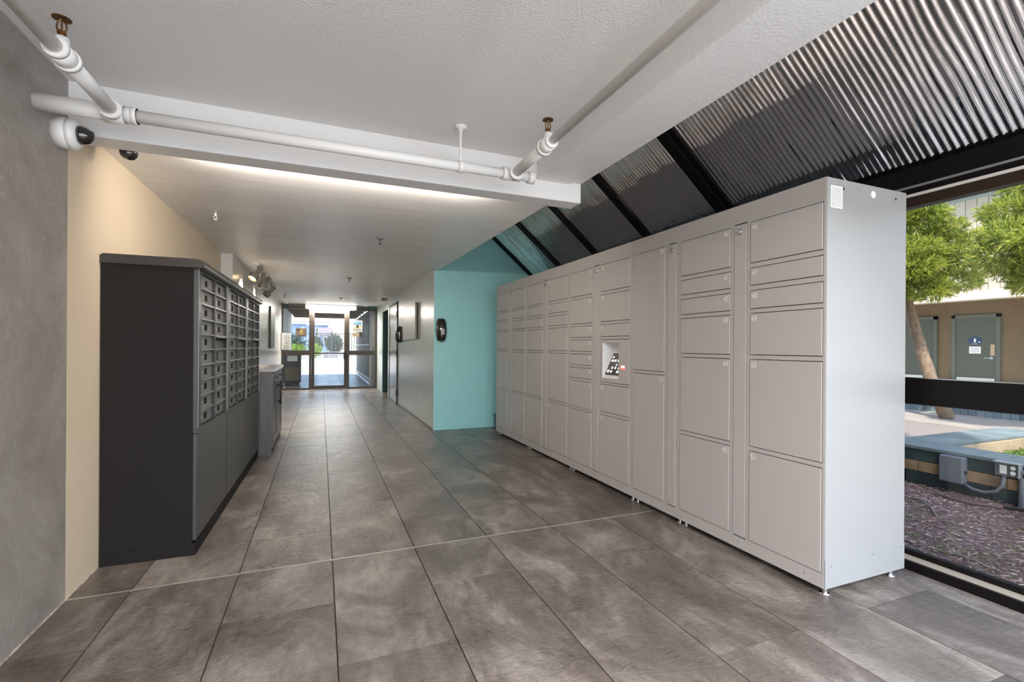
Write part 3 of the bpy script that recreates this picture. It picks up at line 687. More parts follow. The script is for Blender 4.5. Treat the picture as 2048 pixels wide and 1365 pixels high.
# ------------------------------------------------------------------ far storefront
w2 = thing('window_2', 'bronze storefront side lights at the far end of the hall', 'window', (0, YF, 0)); w2['kind'] = 'structure'
YE = 0.0
for (a, b, c, d) in ((-1.0, -.94, 0, 2.2), (1.43, 1.49, 0, 2.2), (-.30, -.245, 0, 2.2), (.685, .735, 0, 2.2)): box('jamb', BRONZE, a, b, -.05, .05, c, d, w2)
box('head_rail', BRONZE, -1.0, 1.49, -.05, .05, 2.2, 2.25, w2)
for a, b in ((-.94, -.30), (.735, 1.43)):
    box('sill', BRONZE, a, b, -.05, .05, 0, .045, w2); box('mid_rail', BRONZE, a, b, -.05, .05, .945, 1.07, w2)
    box('pane', GLASS, a, b, -.004, .004, .045, .945, w2); box('pane', GLASS, a, b, -.004, .004, 1.07, 2.2, w2)
we = MB(); we.cur = 0; we.box(-1.1, .28, YF - .03, YF + .1, 2.25, 2.5); we.cur = 1; we.box(.28, 1.6, YF - .03, YF + .1, 2.25, 2.5)
struct(we.build('wall_end', [mat('taupe_paint', (.16, .145, .125), .5), DTEAL]), 'taupe and dark teal strip of wall above the far storefront', 'wall')
d2 = thing('door_2', 'bronze framed glass door at the far end of the hall', 'door', (0, YF, 0)); d2['kind'] = 'structure'
for (a, b, c, d) in ((-.242, -.165, .01, 2.195), (.60, .682, .01, 2.195)): box('stile', BRONZE, a, b, -.03, .03, c, d, d2)
box('rail', BRONZE, -.165, .60, -.03, .03, .01, .10, d2); box('rail', BRONZE, -.165, .60, -.03, .03, 2.10, 2.195, d2)
box('pane', GLASS, -.165, .60, -.003, .003, .10, 2.10, d2)
box('push_bar', BLACK, -.165, .60, -.075, -.045, .985, 1.01, d2); box('lock_case', INKD, .585, .665, -.06, -.03, .82, 1.02, d2)
MB().cyl((.62, -.03, 1.12), (.62, -.08, 1.12), .012).cyl((.62, -.08, 1.12), (.54, -.08, 1.11), .009).build('lever_handle', INKD, d2)
t = thing('fluorescent_lamp', 'lit fluorescent tube light above the far glass door', 'ceiling lamp', (.26, YF - .09, 2.297))
box('housing', WHITEP, -.65, .65, -.05, .05, .01, .035, t); box('end_cap', WHITEP, -.665, -.64, -.05, .05, -.075, .035, t); box('end_cap', WHITEP, .64, .665, -.05, .05, -.075, .035, t)
MB().prism([(-.05, .01), (.05, .01), (.05, -.05), (.03, -.075), (-.03, -.075), (-.05, -.05)], 'x', -.64, .64).build('diffuser', mat('lamp_diffuser', (1, 1, 1), .5, emit=(1, .96, .88), estr=2.2), t)
l = bpy.data.lights.new('tube', 'AREA'); l.shape = 'RECTANGLE'; l.size = 1.25; l.size_y = .09; l.energy = 50; l.color = (1, .95, .86)
lo = bpy.data.objects.new('lamp_light', l); COL.objects.link(lo); lo.parent = t; lo.location = (0, -.02, -.085); lo.rotation_euler = Vector((0, -.02, -1)).to_track_quat('-Z', 'Y').to_euler()
def small_dome(x, y, z, label):
    t = thing('dome_camera', label, 'security camera', (x, y, z))
    MB().lathe([(0, 0), (.055, 0), (.055, -.03), (0, -.03)], n=20).build('housing', WHITEP, t); MB().lathe([(.045, -.03), (.04, -.06), (.02, -.075), (.001, -.08)], n=16).build('dome', DOME, t, smooth=True)
small_dome(-.86, 13.75, zceil(13.75), 'tiny dome camera above the left side light'); small_dome(1.15, 13.75, zceil(13.75), 'tiny dome camera above the right side light')
# notices
t = thing('notice_board', 'white site map notice board at the left of the far door', 'notice', (-.90, YF - .08, 1.31))
box('board', PAPER, -.15, .14, -.012, .012, -.22, .22, t, .003)
random.seed(5); b = MB()
for _ in range(26):
    x, z = random.uniform(-.12, .10), random.uniform(-.08, .17); w, h = random.choice(((.03, .006), (.006, .03), (.018, .018))); b.box(x, x + w, -.0135, -.0119, z, z + h)
for k_ in range(4): b.box(-.12, .11, -.0135, -.0119, -.20 + k_ * .03, -.195 + k_ * .03)
b.build('map_print', INKD, t)
t = thing('side_box', 'pale grey box on the wall left of the site map', 'box', (-.98, 13.72, 1.31)); box('box_body', PALE, 0, .05, -.1, .1, -.22, .22, t, .004)
t = thing('brown_notice', 'brown notice with yellow emblem hanging in the left side light', 'notice', (-.50, YF - .02, 1.56))
box('sheet', mat('brown_sheet', (.21, .16, .12), .6), -.135, .135, -.004, .004, -.115, .115, t)
b = MB().box(-.012, .012, -.0055, -.0041, -.07, .08).box(-.045, .045, -.0055, -.0041, .02, .04).box(-.05, .05, -.0055, -.0041, -.03, -.018); b.build('emblem', mat('yellow_print', (.7, .5, .12), .6), t)
MB().box(-.11, -.07, -.0055, -.0041, .05, .085).box(-.06, -.04, -.0055, -.0041, .03, .09).box(-.07, .08, -.0055, -.0041, -.095, -.085).build('lettering', INKD, t)
t = thing('poster', 'white framed blue and yellow poster in the right side light', 'poster', (.95, YF - .02, 1.76))
box('sheet', PAPER, -.13, .13, -.004, .004, -.155, .155, t); box('picture', mat('blue_print', (.10, .19, .28), .5), -.11, .11, -.0055, -.0041, .03, .135, t); box('picture', mat('tan_print', (.42, .36, .24), .5), -.11, .11, -.0055, -.0041, -.08, .03, t); box('picture', INKD, -.03, .03, -.0062, -.0050, -.05, .03, t); box('caption', INK, -.11, .11, -.0055, -.0041, -.13, -.09, t)
t = thing('small_plaque', 'small tan plaque below the poster in the right side light', 'plaque', (.95, YF - .02, 1.52)); box('plate', mat('tan_plaque', (.40, .30, .2), .5), -.13, .05, -.004, .004, -.055, .055, t); box('plate', INKD, .05, .13, -.004, .004, -.06, .055, t)

# ================================================================== OUTSIDE: beyond the far door
PAVE = mat('paver_joints', (.55, .54, .52), .45, var=.2, vscale=3)
CONC = mat('pale_concrete', (.60, .57, .53), .8, var=.08, vscale=2)
gr = MB().add([(-14, 14.1, -.03), (14, 14.1, -.03), (14, 22, -.02), (-14, 22, -.02)], [(0, 1, 2, 3)])
struct(gr.build('ground_paving', CONC), 'pale paving outside the far door', 'ground')
pv = struct(box('ground_patio', PAVE, -1.0, 1.45, 14.12, 21.6, -.03, -.012), 'dark paved porch outside the far door', 'ground')
random.seed(2)
for j in range(9):
    for (a, b_) in ((-.95, -.12), (.62, 1.42)):
        box('paver', mat('paver_grey', (.15, .15, .165), .35, rnd=.25), a, b_, 14.3 + j * .8, 15.04 + j * .8, -.013, -.008, pv)
    for (a, b_) in ((-.10, .24), (.26, .60)):
        box('paver', mat('paver_light', (.30, .32, .33), .3, rnd=.3), a, b_, 14.25 + j * .8, 15.02 + j * .8, -.013, -.006, pv)
dr = MB().add([(-30, 22, -.02), (30, 22, -.02), (30, 37, .44), (-30, 37, .44), (30, 120, .44), (-30, 120, .44)], [(0, 1, 2, 3), (3, 2, 4, 5)])
struct(dr.build('ground_driveway', CONC), 'sunlit concrete driveway beyond the porch', 'ground')
CREAM = mat('cream_siding', (.84, .76, .60), .7)
t = thing('porch_wall', 'cream panelled wall on the left of the porch', 'wall', (-1.06, 17, 0)); t['kind'] = 'structure'
for j in range(5): box('panel', CREAM, -.06, 0, -2.85 + j * 1.2, -1.67 + j * 1.2, -.02, 2.6, t)
t = thing('slat_wall', 'dark vertical board wall on the right of the porch', 'wall', (1.42, 17.8, 0)); t['kind'] = 'structure'
DW = mat('weathered_board', (.12, .115, .10), .7, var=.3, vscale=4, vstretch=(8, 8, .5), rnd=.2)
box('board', mat('stucco_pier', (.36, .33, .29), .8, var=.15, vscale=8), -.05, .10, -3.5, -2.75, -.02, 2.5, t)
for j in range(22): box('board', DW, .0, .03, -2.7 + j * .29, -2.43 + j * .29, .06, 2.35, t)
box('base_rail', mat('pale_rail', (.6, .6, .56), .5), -.05, .0, -2.75, 3.7, .14, .19, t); box('hand_rail', mat('pale_rail', ()), -.06, -.03, -2.75, 3.7, 1.22, 1.26, t)
t = thing('porch_trellis', 'open timber beams over the porch outside the door', 'trellis', (0, 17.5, 2.3))
TIM = mat('brown_timber', (.20, .15, .10), .7)
for j in range(6): box('beam', TIM, -.98, 1.34, -2.9 + j * 1.1, -2.78 + j * 1.1, .0, .16, t)
for x in (-.92, -.3, .35, .85, 1.2): box('rafter', TIM, x, x + .09, -3.0, 3.6, .16, .30, t)
t = thing('litter_bin', 'dark bin cabinet with stone panels and paper label outside the door', 'bin', (-.80, 15.75, -.008))
BD = mat('bin_metal', (.06, .06, .07), .4)
box('base', BD, -.20, .20, -.18, .22, 0, .10, t); box('bin_body', BD, -.24, .24, -.22, .25, .10, .92, t, .01); box('stone_panel', mat('stone_panel', (.19, .165, .14), .8, var=.3, vscale=30), -.18, .18, -.235, -.22, .16, .56, t)
box('lid', BD, -.25, .25, -.23, .26, .92, 1.0, t, .02); box('label_plate', PAPER, -.13, .15, -.232, -.22, .74, .905, t)
# iron fence
t = thing('iron_fence', 'black iron picket fence across the driveway end', 'fence', (0, 36, .42))
IR = mat('fence_iron', (.06, .065, .075), .5)
for z in (.18, 1.62): box('rail', IR, -7, 9, -.02, .02, z, z + .05, t)
me = MB().box(-.018, .018, -.018, .018, 0, 1.68)
first = me.build('picket', IR, t); first.location = (-6.9, 0, 0)
for j in range(1, 100):
    o = first.copy(); COL.objects.link(o); o.parent = t; o.location = (-6.9 + j * .16, 0, 0)
for x in (-3.0, .72, 4.4): box('post', IR, x - .05, x + .05, -.05, .05, 0, 1.8, t)
# foliage
def leaf_mat(name, c1, c2):
    m = bpy.data.materials.new(name); m.use_nodes = True; N = m.node_tree.nodes; L = m.node_tree.links; b = N['Principled BSDF']
    g = N.new('ShaderNodeNewGeometry'); r = N.new('ShaderNodeValToRGB'); r.color_ramp.elements[0].color = (*c1, 1); r.color_ramp.elements[1].color = (*c2, 1)
    L.new(g.outputs['Random Per Island'], r.inputs[0]); L.new(r.outputs[0], b.inputs['Base Color']); b.inputs['Roughness'].default_value = .4
    tr = N.new('ShaderNodeBsdfTranslucent'); L.new(r.outputs[0], tr.inputs[0]); mx = N.new('ShaderNodeMixShader'); mx.inputs[0].default_value = .45
    L.new(b.outputs[0], mx.inputs[1]); L.new(tr.outputs[0], mx.inputs[2]); L.new(mx.outputs[0], N['Material Output'].inputs[0]); return m
LEAF = leaf_mat('podocarpus_leaf', (.12, .22, .035), (.74, .74, .16)); HEDGE = leaf_mat('hedge_leaf', (.10, .24, .03), (.40, .50, .08)); DLEAF = leaf_mat('hazed_dark_leaf', (.04, .075, .06), (.13, .19, .14)); GC = leaf_mat('ground_cover_leaf', (.05, .13, .02), (.30, .42, .10)); DRY = leaf_mat('dry_leaf', (.20, .12, .04), (.55, .40, .16))  # far tree leaf colours lightened to imitate haze
def rvec(R): 
    while True:
        v = Vector((R.uniform(-1, 1), R.uniform(-1, 1), R.uniform(-1, 1)))
        if .01 < v.length < 1: return v
def leaf(mb, p, d, ln, wd, R):
    d = d.normalized(); s = d.cross(rvec(R)).normalized() * wd / 2; n = d.cross(s).normalized() * ln * .12
    mb.add([p, p + d * ln * .45 + s + n * .5, p + d * ln, p + d * ln * .45 - s + n * .5], [(0, 1, 2, 3)])
def blob_leaves(mb, c, rx, ry, rz, n, ln, wd, R, shell=.5):
    for _ in range(n):
        v = rvec(R); v = v.normalized() * (shell + (1 - shell) * R.random())
        p = Vector(c) + Vector((v.x * rx, v.y * ry, v.z * rz)); leaf(mb, p, rvec(R) + Vector((0, 0, .2)), ln * R.uniform(.6, 1.2), wd, R)
R = random.Random(4)
for i, (x, w, lb) in enumerate(((-1.45, .6, 'sunlit green shrub at the left of the driveway'), (-.35, .42, 'sunlit green shrub beside the low block wall'))):
    t = thing('shrub', lb, 'shrub', (x, 34.6, .38)); m = MB(); blob_leaves(m, (0, 0, .5), w, .5, .5, 900, .12, .05, R); o = m.build('foliage', HEDGE, t); o['kind'] = 'stuff'
    MB().cyl((0, 0, 0), (0, 0, .5), .04).build('stem', TIM, t)
for i, (x, y, z, w, h, lb) in enumerate(((-2.2, 40, .85, 1.1, .75, 'dark tree left behind the iron fence'), (-.45, 42, .8, .55, .7, 'dark round tree behind the fence in line with the door'), (.95, 40, .9, .65, .8, 'dark round tree behind the fence at the right of the door'))):
    t = thing('tree', lb, 'tree', (x, y, .44)); m = MB(); blob_leaves(m, (0, 0, z), w, .8, h, 1300, .22, .12, R); o = m.build('foliage', DLEAF, t); o['kind'] = 'stuff'
    MB().cyl((0, 0, 0), (0, 0, z), .10, .05).build('trunk', TIM, t)
t = thing('block_wall', 'low grey block wall beside the driveway shrubs', 'low wall', (.7, 34.8, .38)); 
for j in range(3): box('block', mat('grey_block', (.22, .22, .24), .8), -.5 + j * .3, -.22 + j * .3, -.15, .15, 0, .42, t)
t = thing('house', 'blue grey house with small windows behind the iron fence', 'house', (-1.6, 62, .4))
BLU = mat('blue_siding', (.22, .32, .48), .7)
box('wall', BLU, -4, 2.4, 0, 5, 0, 3.4, t); box('wall', mat('mauve_siding', (.30, .26, .30), .7), 1.3, 2.9, -.6, 3, 2.1, 3.0, t); box('roof', mat('house_roof', (.55, .5, .45), .8), -4.3, 2.6, -.4, 5.4, 3.4, 3.75, t); box('eave', CREAM, -4.3, 2.6, -.5, 0, 3.75, 4.15, t)
for x in (-.6, 1.0, 1.9): 
    f = box('window', WHITE, x, x + .35, -.05, 0, 1.9 if x < 1.5 else 1.2, 3.0 if x < 1.5 else 2.0, t); box('pane', INKD, x + .05, x + .22, -.07, -.05, 1.95 if x < 1.5 else 1.25, 2.9 if x < 1.5 else 1.9, f)

# ================================================================== OUTSIDE: courtyard
MULCH = mat('bark_mulch', (.24, .14, .115), .9, col2=(.10, .062, .05), vscale=30, bump=.6, bscale=70)
def mulch_z(x, y):
    from mathutils import noise as nz
    return -.03 + .035 * nz.noise((x * 1.1, y * 1.1, 0)) + .012 * nz.noise((x * 5, y * 5, 2)) + .02 * (x - 3.05) / 2
vs = []; fs = []; nx, ny = 40, 100
for j in range(ny + 1):
    for i in range(nx + 1):
        x = 3.09 + (5.25 - 3.09) * i / nx; y = -3 + 10 * j / ny; vs.append((x, y, mulch_z(x, y)))
for j in range(ny):
    for i in range(nx): a = j * (nx + 1) + i; fs.append((a, a + 1, a + nx + 2, a + nx + 1))
mulch_bed = struct(MB().add(vs, fs).build('ground_mulch_bed', MULCH, smooth=True), 'bed of reddish bark mulch outside the window', 'ground')
m = bpy.data.materials.new('bark_chip'); m.use_nodes = True; N = m.node_tree.nodes; g = N.new('ShaderNodeNewGeometry'); r = N.new('ShaderNodeValToRGB')
e = r.color_ramp.elements; e[0].color = (.11, .062, .048, 1); e[1].color = (.58, .46, .38, 1); k_ = e.new(.45); k_.color = (.25, .14, .112, 1); k_ = e.new(.75); k_.color = (.39, .26, .21, 1)
m.node_tree.links.new(g.outputs['Random Per Island'], r.inputs[0]); m.node_tree.links.new(r.outputs[0], N['Principled BSDF'].inputs['Base Color']); N['Principled BSDF'].inputs['Roughness'].default_value = .8
CHIP = m
R = random.Random(9); mb = MB()
for _ in range(9000):
    x = R.uniform(3.12, 5.03); y = R.uniform(.3, 3.4); z = mulch_z(x, y) + R.uniform(0, .012); a = R.uniform(0, math.pi); l = R.uniform(.012, .05); w = R.uniform(.004, .011); tl = R.uniform(-.5, .5)
    dx, dy = math.cos(a), math.sin(a)
    d = Vector((dx, dy, tl * .5)) * l / 2; s = Vector((-dy, dx, R.uniform(-.6, .6))) * w / 2; p = Vector((x, y, z + .004)); h = Vector((0, 0, .003))
    mb.add([p - d - s, p + d - s * .6, p + d + s * .6, p - d + s, p + h], [(0, 1, 4), (1, 2, 4), (2, 3, 4), (3, 0, 4)])
o = mb.build('bark_chips', CHIP, mulch_bed); o['kind'] = 'stuff'; o['label'] = 'loose reddish bark chips'
mb = MB()
for _ in range(26):
    cx, cy = R.uniform(3.3, 4.9), R.uniform(.8, 3.0)
    if R.random() < .6: cx = R.uniform(3.3, 4.0)
    for _ in range(30):
        x, y = R.gauss(cx, .05), R.gauss(cy, .05)
        if not 3.12 < x < 5.0: continue
        leaf(mb, Vector((x, y, mulch_z(x, y) + .004)), Vector((R.uniform(-1, 1), R.uniform(-1, 1), .7)), R.uniform(.010, .024), .006, R)
o = mb.build('weed_patches', GC, mulch_bed); o['kind'] = 'stuff'; o['label'] = 'small green weeds sprouting through the mulch'
def root(pts, r, label):
    P = [(x, y, mulch_z(x, y) + dz) for x, y, dz in pts]
    tag(MB().tube(P, r, 8).build('tree_root', mat('grey_bark', (.20, .165, .14), .8), smooth=True), label, 'root')
root([(3.5, 1.95, .006), (3.45, 1.75, .01), (3.5, 1.55, .01), (3.47, 1.35, .0)], .006, 'pale thin root lying on the mulch near the window')
root([(4.35, 2.35, .0), (4.33, 2.2, .03), (4.22, 2.08, .02), (4.1, 1.98, .0)], .008, 'grey curved root in the middle of the mulch bed')
tag(MB().tube([(4.72, 2.30, mulch_z(4.72, 2.3) + .02), (4.68, 2.05, mulch_z(4.68, 2.05) + .02), (4.65, 1.85, .045)], .011, 10).build('irrigation_pipe', mat('rust_pipe', (.20, .11, .09), .6), smooth=True), 'rusty brown irrigation pipe on the mulch before the planter', 'pipe')
tag(MB().tube([(4.65, 1.85, .045), (4.80, 1.66, .045), (4.97, 1.2, .04)], .014, 10).build('drain_pipe', INKD, smooth=True), 'black irrigation pipe end at the right of the mulch', 'pipe')

# planter
pt = thing('stone_planter', 'raised planter clad in green slate with a tan stone band', 'planter', (5.05, 1.0, 0))
GS = mat('green_slate', (.055, .085, .085), .4, col2=(.02, .036, .036), vscale=5, rnd=.3); GT = mat('slate_cap', (.17, .215, .22), .5, var=.22, vscale=4, rnd=.12)
TAN = mat('tan_stone', (.33, .22, .13), .6, var=.35, vscale=9, rnd=.2); TAN2 = mat('tan_clay', (.50, .36, .22), .7, var=.15, vscale=6)
Pinv = Matrix.Translation(pt.location).inverted()
def pb(name, m, *a, bevel=.003):
    o = box(name, m, *a, parent=pt, bevel=bevel); o.matrix_local = Pinv; return o
PX0, PX1, PYL, PYR, PT = 5.05, 7.15, 2.89, -2.6, .325
pb('core', GS, PX0 + .03, PX0 + .30, PYR, PYL - .03, -.1, PT - .03); pb('core', GS, PX0 + .03, PX1 - .03, PYL - .30, PYL - .03, -.1, PT - .03); pb('core', GS, PX1 - .3, PX1 - .03, PYR, PYL - .03, -.1, PT - .03)
y = PYL; R = random.Random(1)
while y > PYR:
    pb('slate_slab', GS, PX0, PX0 + .03, y - .596, y - .002, .19, PT - .03); y -= .60
y = PYL
while y > PYR:
    pb('band_stone', TAN, PX0 - .003, PX0 + .03, y - .298, y - .002, .095, .186); y -= .30
y = PYL - .2
while y > PYR:
    pb('slate_slab', GS, PX0, PX0 + .03, y - .596, y - .002, -.1, .091); y -= .60
for j in range(4): pb('slate_slab', GS, PX0 + j * .53, PX0 + .526 + j * .53, PYL - .03, PYL, -.1, PT - .03)
y = PYL
while y > PYR:
    pb('cap_slab', GT, PX0 - .015, PX0 + .345, y - .70, y - .003, PT - .03, PT, bevel=.005); pb('cap_slab', GT, PX1 - .345, PX1 + .015, y - .70, y - .003, PT - .03, PT, bevel=.005); y -= .703
for j in range(3): pb('cap_slab', GT, PX0 + .348 + j * .47, PX0 + .815 + j * .47, PYL - .355, PYL, PT - .03, PT, bevel=.005)
for j in range(4): pb('liner_tile', TAN2, PX0 + .345 + j * .352, PX0 + .693 + j * .352, PYL - .375, PYL - .355, PT - .20, PT - .03)
for j in range(13): pb('liner_tile', TAN2, PX1 - .365, PX1 - .345, PYL - .375 - (j + 1) * .352 + .004, PYL - .375 - j * .352, PT - .20, PT - .03)
pb('soil', MULCH, PX0 + .30, PX1 - .3, PYR, PYL - .3, .0, .17, bevel=0)
R = random.Random(12); mb = MB()
for _ in range(7000):
    x, y = R.uniform(PX0 + .36, PX1 - .38), R.uniform(.2, PYL - .40)
    e_ = min(1, (PYL - .4 - y) * 2.2 + .25)
    leaf(mb, Vector((x, y, .17 + R.random() * .09 * e_)), Vector((R.uniform(-1, 1), R.uniform(-1, 1), R.uniform(.1, .9))), R.uniform(.02, .05), .025, R)
o = mb.build('ground_cover', GC, pt); o.matrix_local = Pinv; o['kind'] = 'stuff'; o['label'] = 'leafy green ground cover'
# electrical boxes on planter
GP = mat('grey_box_plastic', (.17, .18, .205), .5); GM = mat('grey_box_metal', (.33, .34, .34), .45)
t = thing('junction_box', 'large grey electrical enclosure on the planter face', 'electrical box', (PX0 - .004, 2.315, .185))
box('base', GP, -.045, 0, -.082, .082, -.108, .108, t, .008); box('cover', GP, -.085, -.048, -.085, .08, -.112, .112, t, .010); box('latch', INKD, -.06, -.03, -.094, -.08, -.025, .0, t)
t = thing('outlet_box', 'small grey weatherproof outlet box on the planter face', 'electrical box', (PX0 - .014, 1.965, .262))
box('base', GM, -.05, 0, -.073, .073, -.052, .052, t, .006); f = box('face_plate', mat('dark_grey_plate', (.10, .11, .11), .5), -.053, -.049, -.066, .066, -.044, .044, t); box('label', PAPER, -.0545, -.0525, .0, .042, -.034, .034, f)
for z in (-.02, .02): MB().lathe([(0, 0), (.016, 0), (.016, .003), (0, .003)], (-.053, -.036, z), (-1, 0, 0)).build('socket', PAPER, f)
box('cover', GM, -.062, -.05, -.073, -.066, -.052, .052, t); box('cover', GM, -.075, .0, -.078, .078, .052, .060, t, .002)
tag(MB().tube([(5.0, 2.228, .075), (4.995, 2.18, .05), (4.995, 2.10, .045), (4.995, 2.03, .075), (5.0, 1.995, .13), (5.01, 1.99, .21)], .013, 10).build('conduit', GP, smooth=True), 'grey flexible conduit looping between the two electrical boxes', 'conduit')
tag(MB().cyl((5.01, 1.885, -.06), (5.01, 1.885, .215), .022, n=14).cyl((5.01, 1.885, .06), (5.01, 1.885, .07), .025, n=14).build('conduit', GP, smooth=False), 'straight grey riser conduit below the outlet box', 'conduit')
t = thing('cable_trunking', 'grey metal wire trough at the right end of the planter face', 'electrical box', (PX0 - .004, 1.6, .255)); box('trough', GM, -.05, 0, -.24, .21, -.035, .035, t, .003); box('lid', GM, -.054, -.05, -.243, .213, .0, .039, t); MB().cyl((-.03, .21, 0), (-.03, .29, 0), .018).build('coupling', GP, t)
t = thing('grass_clump', 'dry brown strappy plant at the right edge of the mulch', 'plant', (4.52, 1.44, 0)); mb = MB(); R = random.Random(21)
for _ in range(110):
    a = R.uniform(0, 2 * math.pi); d = Vector((math.cos(a) * .8, math.sin(a) * .8, R.uniform(.3, 1.3))).normalized(); l = R.uniform(.14, .27); s = Vector((-d.y, d.x, 0)).normalized() * .007
    p0 = Vector((R.uniform(-.03, .03), R.uniform(-.03, .03), .01)); p1 = p0 + d * l * .55; p2 = p1 + (d + Vector((0, 0, -.55))).normalized() * l * .5
    mb.add([p0 - s, p0 + s, p1 + s, p1 - s, p2], [(0, 1, 2, 3), (3, 2, 4)])
o = mb.build('blades', DRY, t); o['kind'] = 'stuff'; MB().cyl((0, 0, -.03), (0, 0, .06), .03, .02).build('crown', TIM, t)

# paving, terrace
CONC2 = mat('shade_toned_concrete', (.36, .31, .265), .85, var=.1, vscale=3)  # courtyard concrete coloured darker to imitate the shade on it
AGG = mat('exposed_aggregate', (.33, .28, .25), .85, col2=(.20, .165, .15), vscale=60, bump=.3, bscale=80)
struct(box('ground_courtyard', AGG, 5.1, 11.02, -8, 16, -.2, -.005), 'exposed aggregate courtyard paving', 'ground')
cb = struct(thing('ground_concrete_band', 'concrete band along the tiled riser, toned darker for shade', 'ground'))
for j in range(12): box('slab', CONC2, 9.2, 10.99, -6 + j * 1.4, -4.61 + j * 1.4, -.01, .004, cb)
tr = struct(thing('ground_terrace', 'raised walk edged with small blue grey tiles', 'ground', (11.02, 5, 0)))
box('slab', CONC, .01, 7.2, -13, 11, -.1, .30, tr)
BT = mat('blue_grey_tile', (.20, .25, .28), .35, rnd=.35)
for k_ in range(3):
    me = None
    for j in range(62):
        yv = -1.8 + j * .115
        if me is None: first = box('edge_tile', BT, -.02, .0, -.054, .054, .002, .098, tr); me = first; first.location = (0, yv, k_ * .1)
        else:
            o = me.copy(); COL.objects.link(o); o.parent = tr; o.location = (0, yv, k_ * .1)
# opposite building
bd = thing('courtyard_building', 'two storey building across the courtyard with cream siding and brown base', 'building', (17.5, 7, .3))
BRW = mat('brown_stucco', (.15, .105, .06), .85, var=.08, vscale=3, bump=.2, bscale=40); SID = mat('cream_board', (.56, .49, .385), .7, rnd=.04)
def bb(name, m, *a, parent=None, bevel=0.): 
    o = box(name, m, *a, parent=parent or bd, bevel=bevel)
    if parent is None: o.matrix_local = Matrix.Translation(bd.location).inverted()
    return o
bb('ground_floor_wall', BRW, 17.5, 18.0, -6, 17, .3, 3.0); bb('soffit', SID, 16.32, 18, -6, 17, 2.62, 2.70); bb('fascia', mat('fascia_board', (.66, .58, .46), .7), 16.26, 16.34, -6, 17, 2.56, 2.80)
bb('core', SID, 16.4, 22, -6, 17, 2.7, 6.1); bb('eave_shade_strip', mat('eave_shade_green', (.36, .40, .36), .7), 16.30, 16.36, -6, 17, 5.28, 5.62); bb('roof_eave', BROWN, 15.9, 22, -6, 17, 5.62, 5.85)  # greenish strip paints the eave's shadow along the top of the siding
for j in range(95):
    bb('siding_board', SID, 16.32, 16.385, -6 + j * .242 + .007, -6 + (j + 1) * .242 - .007, 2.78, 5.6)
DG = mat('sage_door_paint', (.072, .08, .06), .6); DG2 = mat('sage_frame_paint', (.095, .105, .082), .6)
def bdoor(y0, y1, sign):
    fr = MB().box(17.44, 17.52, y0 - .09, y0, .3, 2.22).box(17.44, 17.52, y1, y1 + .09, .3, 2.22).box(17.44, 17.52, y0 - .09, y1 + .09, 2.13, 2.22).build('door_frame', DG2, bd); fr.matrix_local = Matrix.Translation(bd.location).inverted()
    d = bb('building_door', DG, 17.46, 17.54, y0, y1, .3, 2.13)
    box('kick_plate', STEEL, 17.45, 17.46, y0 + .03, y1 - .03, .32, .40, d); yh = y0 + .10
    MB().lathe([(0, 0), (.04, 0), (.04, .01), (0, .01)], (17.46, yh, .98), (-1, 0, 0)).cyl((17.45, yh, .98), (17.41, yh, .98), .012).cyl((17.41, yh, .98), (17.41, yh + .14, .975), .011).build('lever_handle', STEEL if sign else INKD, d)
    if sign:
        box('push_plate', mat('bronze_plate', (.42, .30, .19), .45), 17.452, 17.46, y0 + .03, y0 + .12, 1.05, 1.36, d)
        box('notice', PAPER, 17.452, 17.46, 7.45, 7.71, 1.10, 1.30, d, .0); ln = MB()
        for q in range(7): ln.box(17.4505, 17.4525, 7.475, 7.685, 1.13 + q * .022, 1.137 + q * .022)
        ln.build('notice_print', INK, d)
        sg = MB().lathe([(0, 0), (.15, 0), (.15, .008), (0, .008)], (17.46, 7.575, 1.46), (-1, 0, 0), 32); sg.v = [(x, 7.575 + (yv - 7.575), 1.46 + (zv - 1.46) * .85) for x, yv, zv in sg.v]
        s = sg.build('restroom_sign', mat('navy_sign', (.02, .045, .11), .4), d)
        fig = MB().cyl((17.451, 7.58, 1.525), (17.449, 7.58, 1.525), .016, n=14).prism([(7.60, 1.505), (7.56, 1.505), (7.55, 1.455), (7.565, 1.45), (7.572, 1.41), (7.588, 1.41), (7.595, 1.45), (7.61, 1.455)], 'x', 17.449, 17.451)
        fig.build('pictogram', WHITE, s)
        me = text_mesh('WOMEN', .035, 'CENTER'); me.materials.append(WHITE); o = link('lettering', me, s); o.matrix_local = Matrix.Translation((17.4495, 7.58, 1.362)) @ Matrix(((0, 0, -1, 0), (-1, 0, 0, 0), (0, 1, 0, 0), (0, 0, 0, 1)))
        MB().cyl((17.451, 7.48, 1.44), (17.449, 7.48, 1.44), .012, n=12).box(17.449, 17.451, 7.455, 7.505, 1.415, 1.424).build('pictogram', WHITE, s)
bdoor(7.12, 8.03, True); bdoor(8.57, 9.45, False)
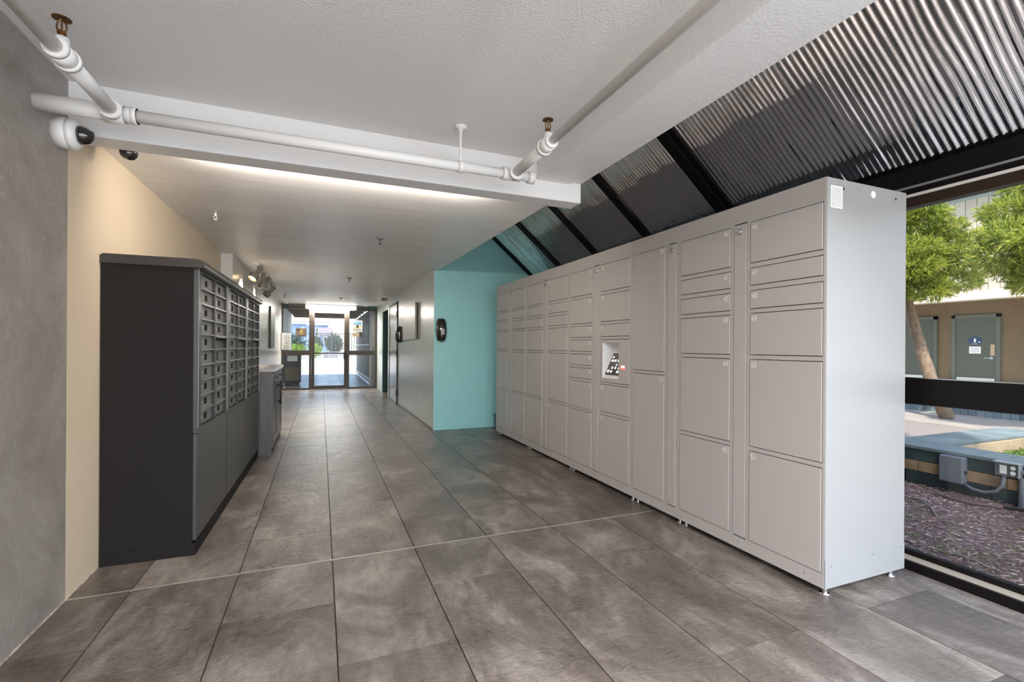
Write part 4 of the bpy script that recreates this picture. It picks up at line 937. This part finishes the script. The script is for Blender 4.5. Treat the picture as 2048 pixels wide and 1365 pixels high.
# courtyard trees
BARK = mat('tan_bark', (.36, .26, .18), .85, col2=(.20, .135, .09), vscale=18, vstretch=(1, 1, .4), bump=.8, bscale=30)
def podo(label, base, trunk, clumps, seed, per=420):
    t = thing('courtyard_tree', label, 'tree', base); R = random.Random(seed); B = Vector(base)
    MB().tube([Vector(p) - B for p in trunk], [.11, .10, .085, .07, .05][:len(trunk)], 12).build('trunk', BARK, t, smooth=True)
    br = MB(); lf = MB(); top = Vector(trunk[-1]) - B; mid = Vector(trunk[-2]) - B
    for c, rx, rz in clumps:
        c = Vector(c) - B; st = mid.lerp(top, R.random()); m_ = st.lerp(c, .5) + Vector((0, 0, -.1))
        br.tube([st, m_, c], [.03, .02, .008], 6)
        for _ in range(int(per * rx * rx * 9)):
            v = rvec(R); p = c + Vector((v.x * rx, v.y * rx, v.z * rz)); d = (v.normalized() * .6 + rvec(R) * .5 + Vector((0, 0, .15)))
            tip = p + d.normalized() * .07
            for _ in range(5): leaf(lf, tip - d.normalized() * R.uniform(0, .09), d.normalized() + rvec(R) * .75, R.uniform(.075, .13), .016, R)
    br.build('branches', BARK, t); o = lf.build('foliage', LEAF, t); o['kind'] = 'stuff'
def clumps(R, cy, cz, cx, sy, sz, sx, n, r):
    out = []
    for _ in range(n):
        out.append(((R.uniform(cx - sx, cx + sx), R.uniform(cy - sy, cy + sy), R.uniform(cz - sz, cz + sz)), r * R.uniform(.75, 1.25), r * R.uniform(.35, .6)))
    return out
R = random.Random(31)
podo('leafy green tree with leaning tan trunk in the courtyard', (10.1, 4.75, .02), [(10.1, 4.75, 0), (10.05, 4.98, .7), (10.0, 5.2, 1.6), (10.0, 5.38, 2.4), (10.0, 5.4, 3.2)],
     clumps(R, 5.4, 3.1, 10, .62, .68, .6, 19, .31) + clumps(R, 5.6, 2.35, 10, .5, .25, .5, 8, .28) + clumps(R, 4.66, 2.95, 10, .26, .42, .3, 7, .2) + clumps(R, 4.75, 2.2, 10, .2, .12, .3, 2, .17), 5, 330)
podo('bright yellow green tree crown at the right of the window', (9.5, 2.6, .02), [(9.5, 2.6, 0), (9.5, 2.65, .8), (9.5, 2.7, 1.6), (9.5, 2.75, 2.4), (9.5, 2.8, 3.2)],
     clumps(R, 3.0, 3.15, 9.5, .82, .68, .7, 28, .32) + clumps(R, 3.35, 2.3, 9.5, .4, .2, .4, 7, .24), 6, 380)
